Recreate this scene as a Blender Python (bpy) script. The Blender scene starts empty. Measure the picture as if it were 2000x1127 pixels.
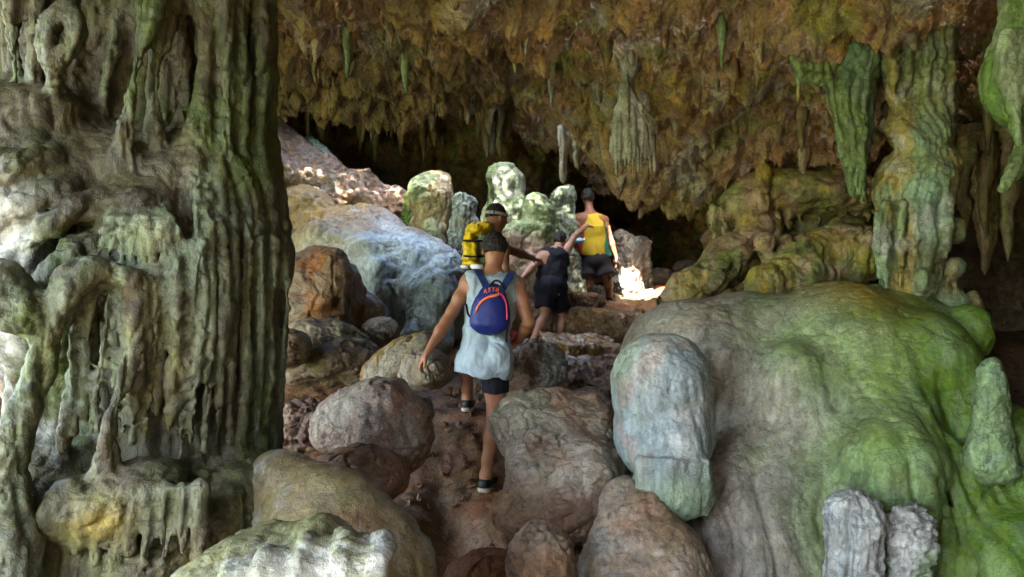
import bpy, math, random
import numpy as np
from mathutils import Vector, Matrix

scene = bpy.context.scene
col = scene.collection
R = math.radians

# ---------------------------------------------------------------- camera
CAM_Z = 1.5
cam_d = bpy.data.cameras.new('camera')
cam_d.sensor_width = 36.0
cam_d.lens = 25.7
cam_d.clip_end = 2000
cam = bpy.data.objects.new('camera', cam_d)
cam.location = (0, 0, CAM_Z)
cam.rotation_euler = (R(90), 0, 0)
col.objects.link(cam)
scene.camera = cam
FPX = 25.7 / 36.0 * 2000

# ---------------------------------------------------------------- sky, sun, exposure
SUN_EL, SUN_AZ = R(62), R(207)          # azimuth clockwise from +Y: behind the camera, to the left
sun_dir = Vector((math.sin(SUN_AZ) * math.cos(SUN_EL), math.cos(SUN_AZ) * math.cos(SUN_EL), math.sin(SUN_EL)))
world = bpy.data.worlds.new('World')
scene.world = world
world.use_nodes = True
wn = world.node_tree
sky = wn.nodes.new('ShaderNodeTexSky')
sky.sky_type = 'NISHITA'
sky.sun_disc = False
sky.sun_elevation = SUN_EL
sky.sun_rotation = SUN_AZ
sky.dust_density = 3.0
sky.air_density = 1.1
sky.ozone_density = 0.7
wn.nodes['Background'].inputs['Strength'].default_value = 0.15
wn.links.new(sky.outputs[0], wn.nodes['Background'].inputs[0])
sun_l = bpy.data.lights.new('sun', 'SUN')
sun_l.energy = 4.0
sun_l.angle = R(0.5)
sun_l.color = (1.0, 0.93, 0.8)
sun = bpy.data.objects.new('sun', sun_l)
sun.rotation_euler = sun_dir.to_track_quat('Z', 'Y').to_euler()
col.objects.link(sun)
scene.view_settings.view_transform = 'Standard'
scene.view_settings.look = 'None'
scene.view_settings.exposure = 4.75
scene.view_settings.gamma = 1.0
scene.render.engine = 'CYCLES'
scene.cycles.max_bounces = 8
scene.cycles.diffuse_bounces = 1
scene.cycles.glossy_bounces = 3
scene.cycles.transmission_bounces = 4
scene.cycles.use_denoising = True
scene.cycles.sample_clamp_indirect = 6.0
scene.cycles.caustics_reflective = False
scene.cycles.caustics_refractive = False


def at(px, py, Y):
    """a point seen at pixel (px, py) of the 2000 px photograph, Y metres in front of the camera"""
    return np.array([(px - 1000.0) / FPX * Y, Y, CAM_Z - (py - 563.5) / FPX * Y])


# ---------------------------------------------------------------- noise
_rng = np.random.RandomState(7)
_perm = np.concatenate([_rng.permutation(256)] * 3).astype(np.int32)
_g = _rng.normal(size=(256, 3))
_g = (_g / np.linalg.norm(_g, axis=1, keepdims=True)).astype(np.float32)


def perlin(p):
    p = np.asarray(p, np.float32)
    i = np.floor(p).astype(np.int32)
    f = p - i
    i &= 255
    u = f * f * f * (f * (f * 6 - 15) + 10)
    out = np.zeros(len(p), np.float32)
    for cx in (0, 1):
        wx = u[:, 0] if cx else 1 - u[:, 0]
        px_ = _perm[i[:, 0] + cx]
        for cy in (0, 1):
            wy = wx * (u[:, 1] if cy else 1 - u[:, 1])
            py_ = _perm[px_ + i[:, 1] + cy]
            for cz in (0, 1):
                w = wy * (u[:, 2] if cz else 1 - u[:, 2])
                g = _g[_perm[py_ + i[:, 2] + cz]]
                out += w * (g[:, 0] * (f[:, 0] - cx) + g[:, 1] * (f[:, 1] - cy) + g[:, 2] * (f[:, 2] - cz))
    return out * 1.6


def fbm(p, octv=4, gain=0.5, seed=0.0):
    p = np.asarray(p, np.float32) + np.float32(seed * 17.31)
    s = np.zeros(len(p), np.float32)
    a = 1.0
    for _ in range(octv):
        s += a * perlin(p)
        p = p * 2.03 + 11.7
        a *= gain
    return s


def billow(p, octv=3, gain=0.5, seed=0.0):
    p = np.asarray(p, np.float32) + np.float32(seed * 13.7)
    s = np.zeros(len(p), np.float32)
    a = 1.0
    for _ in range(octv):
        s += a * np.sqrt(np.abs(perlin(p)) + 1e-6)
        p = p * 2.1 + 5.3
        a *= gain
    return s


def worley(p, seed=0.0):
    """distance to the nearest and the second nearest jittered point"""
    p = np.asarray(p, np.float32) + np.float32(seed * 9.1)
    i = np.floor(p).astype(np.int32)
    d1 = np.full(len(p), 9.0, np.float32)
    d2 = d1.copy()
    for a in (-1, 0, 1):
        for b in (-1, 0, 1):
            for c in (-1, 0, 1):
                j = i + (a, b, c)
                h = _perm[_perm[_perm[j[:, 0] & 255] + (j[:, 1] & 255)] + (j[:, 2] & 255)]
                q = j + 0.5 + 0.45 * _g[h]
                d = np.sqrt(((p - q) ** 2).sum(1))
                d2 = np.minimum(d2, np.maximum(d, d1))
                d1 = np.minimum(d1, d)
    return d1, d2


def sst(a, b, x):
    t = np.clip((x - a) / (b - a), 0, 1)
    return t * t * (3 - 2 * t)


# ---------------------------------------------------------------- signed distance blocks and their surface
class SDF:
    def __init__(s, lo, hi, h):
        s.lo = np.array(lo, np.float32)
        s.h = h
        n = np.ceil((np.array(hi) - s.lo) / h).astype(int) + 1
        s.n = n
        s.D = np.full(n, 10.0, np.float32)

    def _blk(s, lo, hi):
        a = np.clip(np.floor((np.array(lo) - s.lo) / s.h).astype(int), 0, s.n)
        b = np.clip(np.ceil((np.array(hi) - s.lo) / s.h).astype(int) + 1, 0, s.n)
        if (b <= a).any():
            return None
        x = (s.lo[0] + s.h * np.arange(a[0], b[0], dtype=np.float32))[:, None, None]
        y = (s.lo[1] + s.h * np.arange(a[1], b[1], dtype=np.float32))[None, :, None]
        z = (s.lo[2] + s.h * np.arange(a[2], b[2], dtype=np.float32))[None, None, :]
        return (slice(a[0], b[0]), slice(a[1], b[1]), slice(a[2], b[2])), x, y, z

    def _put(s, sl, d, k, sub):
        D = s.D[sl]
        if sub:
            d = -d
            if k > 0:
                hh = np.maximum(k - np.abs(D - d), 0) / k
                s.D[sl] = np.maximum(D, d) + hh * hh * k * 0.25
            else:
                s.D[sl] = np.maximum(D, d)
        else:
            if k > 0:
                hh = np.maximum(k - np.abs(D - d), 0) / k
                s.D[sl] = np.minimum(D, d) - hh * hh * k * 0.25
            else:
                s.D[sl] = np.minimum(D, d)

    def ell(s, c, r, k=0.05, rot=None, sub=False):
        c = np.array(c, float)
        r = np.array(r, float) if np.ndim(r) else np.array([r, r, r], float)
        m = r.max() + k + 3 * s.h
        ext = np.full(3, m) if rot is not None else r + k + 3 * s.h
        b = s._blk(c - ext, c + ext)
        if b is None:
            return s
        sl, x, y, z = b
        x = x - c[0]; y = y - c[1]; z = z - c[2]
        if rot is not None:
            M = np.array(Matrix.Rotation(rot[2], 3, 'Z') @ Matrix.Rotation(rot[1], 3, 'Y') @ Matrix.Rotation(rot[0], 3, 'X')).T
            x, y, z = (M[q, 0] * x + M[q, 1] * y + M[q, 2] * z for q in range(3))
        k0 = np.sqrt((x / r[0]) ** 2 + (y / r[1]) ** 2 + (z / r[2]) ** 2) + 1e-6
        k1 = np.sqrt((x / r[0] ** 2) ** 2 + (y / r[1] ** 2) ** 2 + (z / r[2] ** 2) ** 2) + 1e-6
        s._put(sl, (k0 * (k0 - 1) / k1).astype(np.float32), k, sub)
        return s

    def cone(s, a, b, ra, rb, k=0.03, sub=False):
        a = np.array(a, float); b = np.array(b, float)
        m = max(ra, rb) + k + 3 * s.h
        bl = s._blk(np.minimum(a, b) - m, np.maximum(a, b) + m)
        if bl is None:
            return s
        sl, x, y, z = bl
        ba = b - a
        L = max(float(ba @ ba), 1e-9)
        t = np.clip(((x - a[0]) * ba[0] + (y - a[1]) * ba[1] + (z - a[2]) * ba[2]) / L, 0, 1)
        d = np.sqrt((x - a[0] - t * ba[0]) ** 2 + (y - a[1] - t * ba[1]) ** 2 + (z - a[2] - t * ba[2]) ** 2) - (ra + (rb - ra) * t)
        s._put(sl, d.astype(np.float32), k, sub)
        return s

    def chain(s, pts, rad, k=0.03, sub=False):
        for i in range(len(pts) - 1):
            s.cone(pts[i], pts[i + 1], rad[i], rad[i + 1], k, sub)
        return s

    def box(s, c, half, rnd=0.02, k=0.03, rot=None, sub=False):
        c = np.array(c, float); half = np.array(half, float)
        m = np.linalg.norm(half) + k + 3 * s.h
        bl = s._blk(c - m, c + m)
        if bl is None:
            return s
        sl, x, y, z = bl
        x = x - c[0]; y = y - c[1]; z = z - c[2]
        if rot is not None:
            M = np.array(Matrix.Rotation(rot[2], 3, 'Z') @ Matrix.Rotation(rot[1], 3, 'Y') @ Matrix.Rotation(rot[0], 3, 'X')).T
            x, y, z = (M[q, 0] * x + M[q, 1] * y + M[q, 2] * z for q in range(3))
        qx = np.abs(x) - half[0] + rnd; qy = np.abs(y) - half[1] + rnd; qz = np.abs(z) - half[2] + rnd
        d = np.sqrt(np.maximum(qx, 0) ** 2 + np.maximum(qy, 0) ** 2 + np.maximum(qz, 0) ** 2) + np.minimum(np.maximum(qx, np.maximum(qy, qz)), 0) - rnd
        s._put(sl, d.astype(np.float32), k, sub)
        return s

    def rib(s, pts, rad, k=0.03):
        """a ridge of fresh calcite: shape and, in a second field, where it lies"""
        if not hasattr(s, 'r'):
            s.r = SDF(s.lo, s.lo + s.h * (s.n - 1), s.h)
        s.chain(pts, rad, k)
        s.r.chain(pts, rad, 0.005)
        return s

    def near_rib(s, p, a=.016, b=-.004):
        i = np.clip(np.rint((p - s.lo) / s.h).astype(int), 0, s.n - 1)
        i = np.minimum(i, np.array(s.r.D.shape) - 1)
        return sst(a, b, s.r.D[i[:, 0], i[:, 1], i[:, 2]])

    def cut(s, c, nrm, k=0.0):
        """remove the half space on the side the normal points to"""
        c = np.array(c, float)
        nrm = np.array(nrm, float) / np.linalg.norm(nrm)
        sl, x, y, z = s._blk(s.lo, s.lo + s.h * s.n)
        d = (x - c[0]) * nrm[0] + (y - c[1]) * nrm[1] + (z - c[2]) * nrm[2]
        s._put(sl, (-d).astype(np.float32), k, True)
        return s

    def mesh(s):
        D = s.D
        S = D < 0
        nx, ny, nz = D.shape
        c = np.zeros((nx - 1, ny - 1, nz - 1), np.uint8)
        for i in (0, 1):
            for j in (0, 1):
                for k in (0, 1):
                    c += S[i:nx - 1 + i, j:ny - 1 + j, k:nz - 1 + k]
        act = (c > 0) & (c < 8)
        idx = np.argwhere(act)
        num = np.full(act.shape, -1, np.int32)
        num[act] = np.arange(len(idx))
        acc = np.zeros((len(idx), 3), np.float32)
        cnt = np.zeros(len(idx), np.float32)
        E = np.eye(3, dtype=int)
        for ax in range(3):
            o = [q for q in range(3) if q != ax]
            for u in (0, 1):
                for v in (0, 1):
                    a = u * E[o[0]] + v * E[o[1]]
                    ia = idx + a
                    ib = ia + E[ax]
                    va = D[ia[:, 0], ia[:, 1], ia[:, 2]]
                    vb = D[ib[:, 0], ib[:, 1], ib[:, 2]]
                    m = (va < 0) != (vb < 0)
                    t = va[m] / (va[m] - vb[m])
                    acc[m] += a + t[:, None] * E[ax]
                    cnt[m] += 1
        v = s.lo + s.h * (idx + acc / np.maximum(cnt, 1)[:, None])
        quads = []
        for ax in range(3):
            o1, o2 = (ax + 1) % 3, (ax + 2) % 3
            sa = [slice(1, -1)] * 3
            sb = [slice(1, -1)] * 3
            sa[ax] = slice(None, -1)
            sb[ax] = slice(1, None)
            A = S[tuple(sa)]
            m = A != S[tuple(sb)]
            w = np.argwhere(m)
            if not len(w):
                continue
            ins = A[m]
            off = np.ones(3, int)
            off[ax] = 0
            w = w + off
            cc = []
            for d1, d2 in ((-1, -1), (0, -1), (0, 0), (-1, 0)):
                q = w.copy()
                q[:, o1] += d1
                q[:, o2] += d2
                cc.append(num[q[:, 0], q[:, 1], q[:, 2]])
            Q = np.stack(cc, 1)
            Q[~ins] = Q[~ins][:, ::-1]
            quads.append(Q)
        return v.astype(np.float64), np.concatenate(quads)


def normals(v, f):
    a, b = v[f[:, 2]] - v[f[:, 0]], v[f[:, 3]] - v[f[:, 1]]
    n = np.cross(a, b)
    out = np.empty_like(v)
    fi = f.ravel()
    for q in range(3):
        out[:, q] = np.bincount(fi, np.repeat(n[:, q], 4), minlength=len(v))
    return out / (np.linalg.norm(out, axis=1, keepdims=True) + 1e-12)


def mesh_obj(name, v, f, mat, parent=None, colr=None, base=None, smooth=True, kind=None):
    """one mesh object from arrays (quads); its origin sits at its base"""
    v = np.asarray(v, float)
    if base is None:
        base = np.array([(v[:, 0].min() + v[:, 0].max()) / 2, (v[:, 1].min() + v[:, 1].max()) / 2, v[:, 2].min()])
    base = np.asarray(base, float)
    me = bpy.data.meshes.new(name)
    f = np.asarray(f, np.int32)
    me.vertices.add(len(v))
    me.vertices.foreach_set('co', (v - base).astype(np.float32).ravel())
    k = f.shape[1]
    me.loops.add(f.size)
    me.loops.foreach_set('vertex_index', f.ravel())
    me.polygons.add(len(f))
    me.polygons.foreach_set('loop_start', np.arange(0, f.size, k, dtype=np.int32))
    me.polygons.foreach_set('loop_total', np.full(len(f), k, np.int32))
    me.update(calc_edges=True)
    me.polygons.foreach_set('use_smooth', np.full(len(f), smooth))
    if colr is not None:
        at_ = me.color_attributes.new('pigment', 'FLOAT_COLOR', 'POINT')
        c4 = np.ones((len(v), 4), np.float32)
        c4[:, :3] = np.clip(colr, 0.004, 0.9)
        at_.data.foreach_set('color', c4.ravel())
    me.materials.append(mat)
    o = bpy.data.objects.new(name, me)
    col.objects.link(o)
    if parent is not None:
        o.parent = parent
        pw = Vector(parent['_o']) if '_o' in parent else Vector((0, 0, 0))
        o.location = Vector(base) - pw
    else:
        o.location = Vector(base)
    o['_o'] = [float(q) for q in base]
    if kind:
        o['kind'] = kind
    return o


def tag(o, label, cat, group=None):
    o['label'] = label
    o['category'] = cat
    if group:
        o['group'] = group
    return o


def empty(name, loc):
    o = bpy.data.objects.new(name, None)
    o.location = Vector(loc)
    o.empty_display_size = 0.1
    o['_o'] = [float(q) for q in loc]
    col.objects.link(o)
    return o


def tube(pts, rad, seg=10, cap=True):
    """swept round tube with one radius per point (quads, ends closed by collapsed rings)"""
    pts = np.array(pts, float)
    rad = np.array(rad, float)
    if cap:
        pts = np.vstack([pts[:1], pts, pts[-1:]])
        rad = np.concatenate([[1e-4], rad, [1e-4]])
    n = len(pts)
    t = np.gradient(pts, axis=0)
    if cap:
        t[0] = t[1] = pts[2] - pts[1]
        t[-1] = t[-2] = pts[-2] - pts[-3]
    t /= np.linalg.norm(t, axis=1, keepdims=True) + 1e-9
    ref = np.array([0, 1.0, 0]) if abs(t[n // 2][1]) < 0.8 else np.array([1.0, 0, 0])
    a = np.cross(t, ref)
    a /= np.linalg.norm(a, axis=1, keepdims=True) + 1e-9
    b = np.cross(t, a)
    th = np.linspace(0, 2 * np.pi, seg, endpoint=False)
    v = pts[:, None, :] + rad[:, None, None] * (np.cos(th)[None, :, None] * a[:, None, :] + np.sin(th)[None, :, None] * b[:, None, :])
    v = v.reshape(-1, 3)
    i = np.arange(n - 1)[:, None] * seg
    j = np.arange(seg)[None, :]
    j2 = (j + 1) % seg
    f = np.stack([i + j, i + seg + j, i + seg + j2, i + j2], -1).reshape(-1, 4)
    return v, f


def spline(pts, n):
    """Catmull-Rom points through pts"""
    P = np.array(pts, float)
    P = np.vstack([2 * P[0] - P[1], P, 2 * P[-1] - P[-2]])
    m = len(pts) - 1
    u = np.linspace(0, m - 1e-6, n)
    i = u.astype(int)
    t = (u - i)[:, None]
    a, b, c, d = P[i], P[i + 1], P[i + 2], P[i + 3]
    return 0.5 * (2 * b + (c - a) * t + (2 * a - 5 * b + 4 * c - d) * t ** 2 + (3 * b - a - 3 * c + d) * t ** 3)


# ---------------------------------------------------------------- materials
def nd(nt, typ, **kw):
    n = nt.nodes.new(typ)
    for k, v in kw.items():
        setattr(n, k, v)
    return n


def rock_mat(name, rough=0.7, bump=0.5, scale=1.0, var=0.5, spec=0.4, wet=0.0, dist=0.022, streak=0.1, vein=0.45):
    """stone: pigment comes from the mesh, grain, stains and fine relief from noise"""
    m = bpy.data.materials.new(name)
    m.use_nodes = True
    nt = m.node_tree
    L = nt.links.new
    bs = nt.nodes['Principled BSDF']
    att = nd(nt, 'ShaderNodeAttribute', attribute_name='pigment')
    geo = nd(nt, 'ShaderNodeNewGeometry')
    def noise(sc, det=6.0, ro=0.6, dis=0.0):
        n = nd(nt, 'ShaderNodeTexNoise')
        n.inputs['Scale'].default_value = sc
        n.inputs['Detail'].default_value = det
        n.inputs['Roughness'].default_value = ro
        n.inputs['Distortion'].default_value = dis
        L(geo.outputs['Position'], n.inputs['Vector'])
        return n
    def rng(sock, a, b, c, d):
        r = nd(nt, 'ShaderNodeMapRange')
        for q, v in zip(('From Min', 'From Max', 'To Min', 'To Max'), (a, b, c, d)):
            r.inputs[q].default_value = v
        L(sock, r.inputs['Value'])
        return r.outputs[0]
    n1 = noise(5 * scale, 8, 0.65, 0.6)
    n2 = noise(38 * scale, 6, 0.7)
    n3 = noise(160 * scale, 3, 0.6)
    mp = nd(nt, 'ShaderNodeMapping')
    mp.inputs['Scale'].default_value = (1, 1, 0.12)
    L(geo.outputs['Position'], mp.inputs['Vector'])
    n4 = noise(22 * scale, 6, 0.65, 0.4)
    L(mp.outputs[0], n4.inputs['Vector'])
    def mul(a, b):
        x = nd(nt, 'ShaderNodeMath', operation='MULTIPLY')
        L(a, x.inputs[0]); L(b, x.inputs[1])
        return x.outputs[0]
    v = mul(rng(n1.outputs[0], 0.3, 0.7, 1 - var * 0.75, 1 + var * 0.75), rng(n2.outputs[0], 0.3, 0.7, 1 - var * 0.6, 1 + var * 0.6))
    v = mul(v, rng(n3.outputs[0], 0.3, 0.7, 1 - var * 0.3, 1 + var * 0.3))
    v = mul(v, rng(n4.outputs[0], 0.3, 0.7, 1 - streak, 1 + streak))
    n5 = noise(5.5 * scale, 9, 0.6, 1.1)
    ab = nd(nt, 'ShaderNodeMath', operation='SUBTRACT')
    ab.inputs[1].default_value = 0.5
    L(n5.outputs[0], ab.inputs[0])
    ab2 = nd(nt, 'ShaderNodeMath', operation='ABSOLUTE')
    L(ab.outputs[0], ab2.inputs[0])
    crack = rng(ab2.outputs[0], 0.0, 0.022, 0.0, 1.0)
    v = mul(v, rng(crack, 0.0, 1.0, 1 - vein, 1.0))
    hs = nd(nt, 'ShaderNodeHueSaturation')
    L(att.outputs['Color'], hs.inputs['Color'])
    damp = nd(nt, 'ShaderNodeMath', operation='MULTIPLY')
    damp.inputs[1].default_value = 0.6
    L(v, damp.inputs[0])
    L(damp.outputs[0], hs.inputs['Value'])
    L(rng(noise(9 * scale, 5, 0.6).outputs[0], 0.3, 0.7, 0.485, 0.515), hs.inputs['Hue'])
    L(rng(noise(14 * scale, 5, 0.6).outputs[0], 0.3, 0.7, 1.0, 1.4), hs.inputs['Saturation'])
    L(hs.outputs[0], bs.inputs['Base Color'])
    L(rng(noise(7 * scale, 4).outputs[0], 0.35, 0.65, rough - 0.14 - wet, rough + 0.12), bs.inputs['Roughness'])
    bs.inputs['Specular IOR Level'].default_value = spec
    b1 = nd(nt, 'ShaderNodeBump')
    b1.inputs['Strength'].default_value = bump
    b1.inputs['Distance'].default_value = dist
    L(n2.outputs[0], b1.inputs['Height'])
    b2 = nd(nt, 'ShaderNodeBump')
    b2.inputs['Strength'].default_value = bump * 0.7
    b2.inputs['Distance'].default_value = dist * 0.3
    L(n3.outputs[0], b2.inputs['Height'])
    b3 = nd(nt, 'ShaderNodeBump')
    b3.inputs['Strength'].default_value = bump
    b3.inputs['Distance'].default_value = dist * 0.5
    L(crack, b3.inputs['Height'])
    b4 = nd(nt, 'ShaderNodeBump')
    b4.inputs['Strength'].default_value = bump
    b4.inputs['Distance'].default_value = dist * 1.6
    L(noise(13 * scale, 7, 0.62, 0.5).outputs[0], b4.inputs['Height'])
    L(b4.outputs[0], b3.inputs['Normal'])
    L(b3.outputs[0], b1.inputs['Normal'])
    L(b1.outputs[0], b2.inputs['Normal'])
    L(b2.outputs[0], bs.inputs['Normal'])
    return m


def plain_mat(name, c, rough=0.6, var=0.12, scale=30, bump=0.15, spec=0.4, sss=0.0, metal=0.0):
    m = bpy.data.materials.new(name)
    m.use_nodes = True
    nt = m.node_tree
    L = nt.links.new
    bs = nt.nodes['Principled BSDF']
    tc = nd(nt, 'ShaderNodeTexCoord')
    n = nd(nt, 'ShaderNodeTexNoise')
    n.inputs['Scale'].default_value = scale
    n.inputs['Detail'].default_value = 5
    L(tc.outputs['Object'], n.inputs['Vector'])
    r = nd(nt, 'ShaderNodeMapRange')
    r.inputs['From Min'].default_value = 0.3; r.inputs['From Max'].default_value = 0.7
    r.inputs['To Min'].default_value = 1 - var; r.inputs['To Max'].default_value = 1 + var
    L(n.outputs[0], r.inputs['Value'])
    hs = nd(nt, 'ShaderNodeHueSaturation')
    hs.inputs['Color'].default_value = (*c, 1)
    L(r.outputs[0], hs.inputs['Value'])
    L(hs.outputs[0], bs.inputs['Base Color'])
    bs.inputs['Roughness'].default_value = rough
    bs.inputs['Specular IOR Level'].default_value = spec
    bs.inputs['Metallic'].default_value = metal
    if sss:
        bs.inputs['Subsurface Weight'].default_value = sss
        bs.inputs['Subsurface Radius'].default_value = (0.02, 0.008, 0.004)
        bs.inputs['Subsurface Scale'].default_value = 0.5
    b = nd(nt, 'ShaderNodeBump')
    b.inputs['Strength'].default_value = bump
    b.inputs['Distance'].default_value = 0.004
    L(n.outputs[0], b.inputs['Height'])
    L(b.outputs[0], bs.inputs['Normal'])
    return m


M_FLOW = rock_mat('flowstone', rough=0.55, bump=0.45, scale=1.0, var=0.5, wet=0.12, streak=.5)
M_SMOOTH = rock_mat('smooth_flowstone', rough=0.46, bump=0.42, scale=1.2, var=0.40, wet=0.10, streak=.35, vein=.22)
M_STONE = rock_mat('worn_boulder', rough=0.6, bump=0.6, scale=1.0, var=0.45, wet=0.10, streak=.15, vein=.35)
M_ROUGH = rock_mat('rough_limestone', rough=0.78, bump=0.9, scale=0.9, var=0.62)
M_MUD = rock_mat('trodden_mud_rock', rough=0.55, bump=0.6, scale=1.2, var=0.42, wet=0.2)
M_WET = rock_mat('wet_ledge_rock', rough=0.2, bump=0.3, scale=0.8, var=0.4, wet=0.14, spec=0.7)

C = {k: np.array(v) for k, v in dict(
    GREY=(.37, .37, .33), BLUEG=(.36, .42, .43), GREEN=(.12, .21, .035), LGREEN=(.26, .35, .19), BLUEW=(.58, .70, .72), OCHRE=(.40, .26, .08),
    BROWN=(.24, .15, .08), MUD=(.27, .13, .075), OLIVE=(.17, .17, .065), PALE=(.52, .52, .48), PINK=(.44, .29, .22),
    DARK=(.10, .07, .045), TEAL=(.22, .33, .27), GOLD=(.46, .36, .12), WARM=(.36, .29, .20), RUST=(.30, .13, .05), TAN=(.45, .29, .17), SLATE=(.17, .15, .13), UMBER=(.17, .135, .065), CREAM=(.56, .51, .41), YGREEN=(.29, .40, .14), TEALG=(.21, .25, .17)).items()}


class Pig:
    """pigment of the stone by place: start with one colour and lay others over it"""
    def __init__(s, p, n, base):
        s.p, s.n = p, n
        s.c = np.repeat(C[base][None, :], len(p), 0).astype(float)

    def lay(s, name, m):
        m = np.clip(m, 0, 1)[:, None]
        s.c = s.c * (1 - m) + C[name][None, :] * m
        return s

    def patch(s, name, freq, lo, hi, seed=0, amt=1.0, zs=1.0, mask=None):
        q = s.p * np.array([freq, freq, freq * zs])
        m = sst(lo, hi, fbm(q, 4, 0.55, seed)) * amt
        if mask is not None:
            m = m * mask
        return s.lay(name, m)


def relief(v, f, lump=0.0, lf=2.0, flute=0.0, ff=7.0, fz=0.1, warp=0.25, fy=1.0, crk=0.0, cf=5.0, fine=0.006, nf=22.0, pit=0.0, pf=14.0, seed=0, fmask=None, iters=1):
    """push a stone surface in and out: lumps, hanging flutes, cracks, pits and grain"""
    n = normals(v, f)
    if lump:
        v = v + n * (lump * fbm(v * lf, 3, 0.5, seed))[:, None]
        n = normals(v, f)
    d = np.zeros(len(v))
    if flute:
        w = warp * np.stack([perlin(v * 1.7 + 3.1 + seed), perlin(v * 1.7 + 9.4 + seed), np.zeros(len(v))], 1)
        q = (v + w) * np.array([ff, ff * fy, ff * fz]) + seed * 5.3
        a = np.sqrt(np.abs(perlin(q)) + 1e-5) + 0.45 * np.sqrt(np.abs(perlin(q * np.array([2.3, 2.3, 2.0]) + 7)) + 1e-5)
        m = np.clip(1.15 - np.abs(n[:, 2]), 0.0, 1.0)
        if fmask is not None:
            m = m * fmask(v)
        d += flute * (a - 0.75) * m
    if crk:
        w = 0.12 * perlin(v * 3 + 4 + seed)[:, None]
        a = np.abs(fbm((v + w) * cf, 3, 0.6, seed + 2))
        d -= crk * np.exp(-(a / 0.05) ** 2)
    if pit:
        d1, d2 = worley(v * pf + 0.3 * perlin(v * 9)[:, None], seed)
        d += pit * (d2 - d1 - 0.3)
    if fine:
        d += fine * fbm(v * nf, 4, 0.65, seed + 5) + fine * 1.6 * (billow(v * nf * .45, 3, .6, seed + 1) - 1.0)
    return v + n * d[:, None]


def rock(name, sdf, mat, pig, label=None, cat=None, group=None, parent=None, kind=None, **rel):
    v, f = sdf.mesh()
    v = relief(v, f, **rel)
    n = normals(v, f)
    o = mesh_obj(name, v, f, mat, parent, pig(Pig(v, n, 'GREY')).c if pig else None, kind=kind)
    if label:
        tag(o, label, cat, group)
    return o


def kn(x, xs, ys):
    return np.interp(x, xs, ys)


def facets(s, c, r, n, seed, lo=.78, hi=.98, k=.05, up=True):
    rs = np.random.RandomState(seed + 900)
    for i in range(n):
        d = rs.normal(size=3)
        d[1] -= .5
        d = d / np.linalg.norm(d)
        s.cut(np.array(c) + d * (np.abs(d) @ np.array(r)) * rs.uniform(lo, hi) * .92, d, k)



# ================================================================= the setting: floor, ceiling, walls
def axis(knots):
    """uneven grid coordinates from (start, end, step) runs"""
    out = []
    for a, b, st in knots:
        out.append(np.arange(a, b - 1e-6, st))
    out.append(np.array([knots[-1][1]]))
    return np.concatenate(out)


def sheet(xs, ys):
    X, Y = np.meshgrid(xs, ys, indexing='ij')
    nx, ny = X.shape
    i = np.arange(nx - 1)[:, None] * ny
    j = np.arange(ny - 1)[None, :]
    f = np.stack([i + j, i + ny + j, i + ny + j + 1, i + j + 1], -1).reshape(-1, 4)
    return X.ravel(), Y.ravel(), f


def floor_z(x, y):
    z = kn(y, [-300, 0, 3, 3.8, 4.6, 4.95, 5.2, 5.5, 6.2, 7, 8, 8.6, 9.2, 9.7, 11, 14, 40],
           [-.4, -.2, -.12, -.02, .13, .17, .34, .57, .56, .62, .72, .84, 1.15, 1.36, 1.5, 1.3, 1.3])
    z = z + 0.9 * sst(-1.2, -3.6, x) * sst(6.0, 9.0, y) + 0.5 * sst(1.6, 3.5, x) * sst(3, 5, y)
    z = z - 0.45 * sst(4.55, 4.0, y) * sst(2.4, 3.2, y)
    z = z - 0.35 * np.exp(-((x + .42) / .2) ** 2 - ((y - 4.45) / .35) ** 2)
    z = z - 0.40 * np.exp(-((x + .33) / .25) ** 2 - ((y - 3.6) / .5) ** 2)
    z = z - 0.30 * np.exp(-((x + 1.2) / .35) ** 2 - ((y - 5.0) / .5) ** 2)
    return z


xs = axis([(-300, -40, 40), (-40, -8, 4), (-8, -3, .25), (-3, 2.6, .028), (2.6, 8, .25), (8, 40, 4), (40, 300, 40)])
ys = axis([(-300, -40, 40), (-40, -8, 4), (-8, 2.6, .25), (2.6, 6.5, .022), (6.5, 11.5, .04), (11.5, 16, .25), (16, 40, 4), (40, 300, 40)])
X, Y, f = sheet(xs, ys)
near = sst(9, 6, np.abs(X)) * sst(-6, -2, Y) * sst(18, 14, Y)
P3 = np.stack([X, Y, np.zeros_like(X)], 1)
d1, d2 = worley(P3 * 4.5 + .25 * fbm(P3 * 3, 2)[:, None], 3)
Z = floor_z(X, Y) + near * (0.05 * fbm(P3 * 1.6, 4) + 0.07 * np.clip(.55 - d1, -.3, .5) * sst(-.3, .5, fbm(P3 * 1.1, 2, .5, 4)) + 0.018 * fbm(P3 * 9, 4, .6) + .012 * billow(P3 * 6, 2))
v = np.stack([X, Y, Z], 1)
pg = Pig(v, None, 'MUD').patch('BROWN', 1.3, -.2, .4, 1, .8).patch('PINK', 2.2, .1, .6, 2, .55).patch('WARM', 3, .2, .6, 5, .5)
pg.lay('WARM', sst(3.4, 2.4, Y) * .7)
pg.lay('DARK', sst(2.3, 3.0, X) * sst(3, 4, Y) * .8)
pg.lay('LGREEN', np.maximum(1 - near, sst(-1.8, -3.5, Y)) * .9)
floor = mesh_obj('cave_floor', v, f, M_MUD, colr=pg.c, base=(0, 0, 0), kind='structure')


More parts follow.
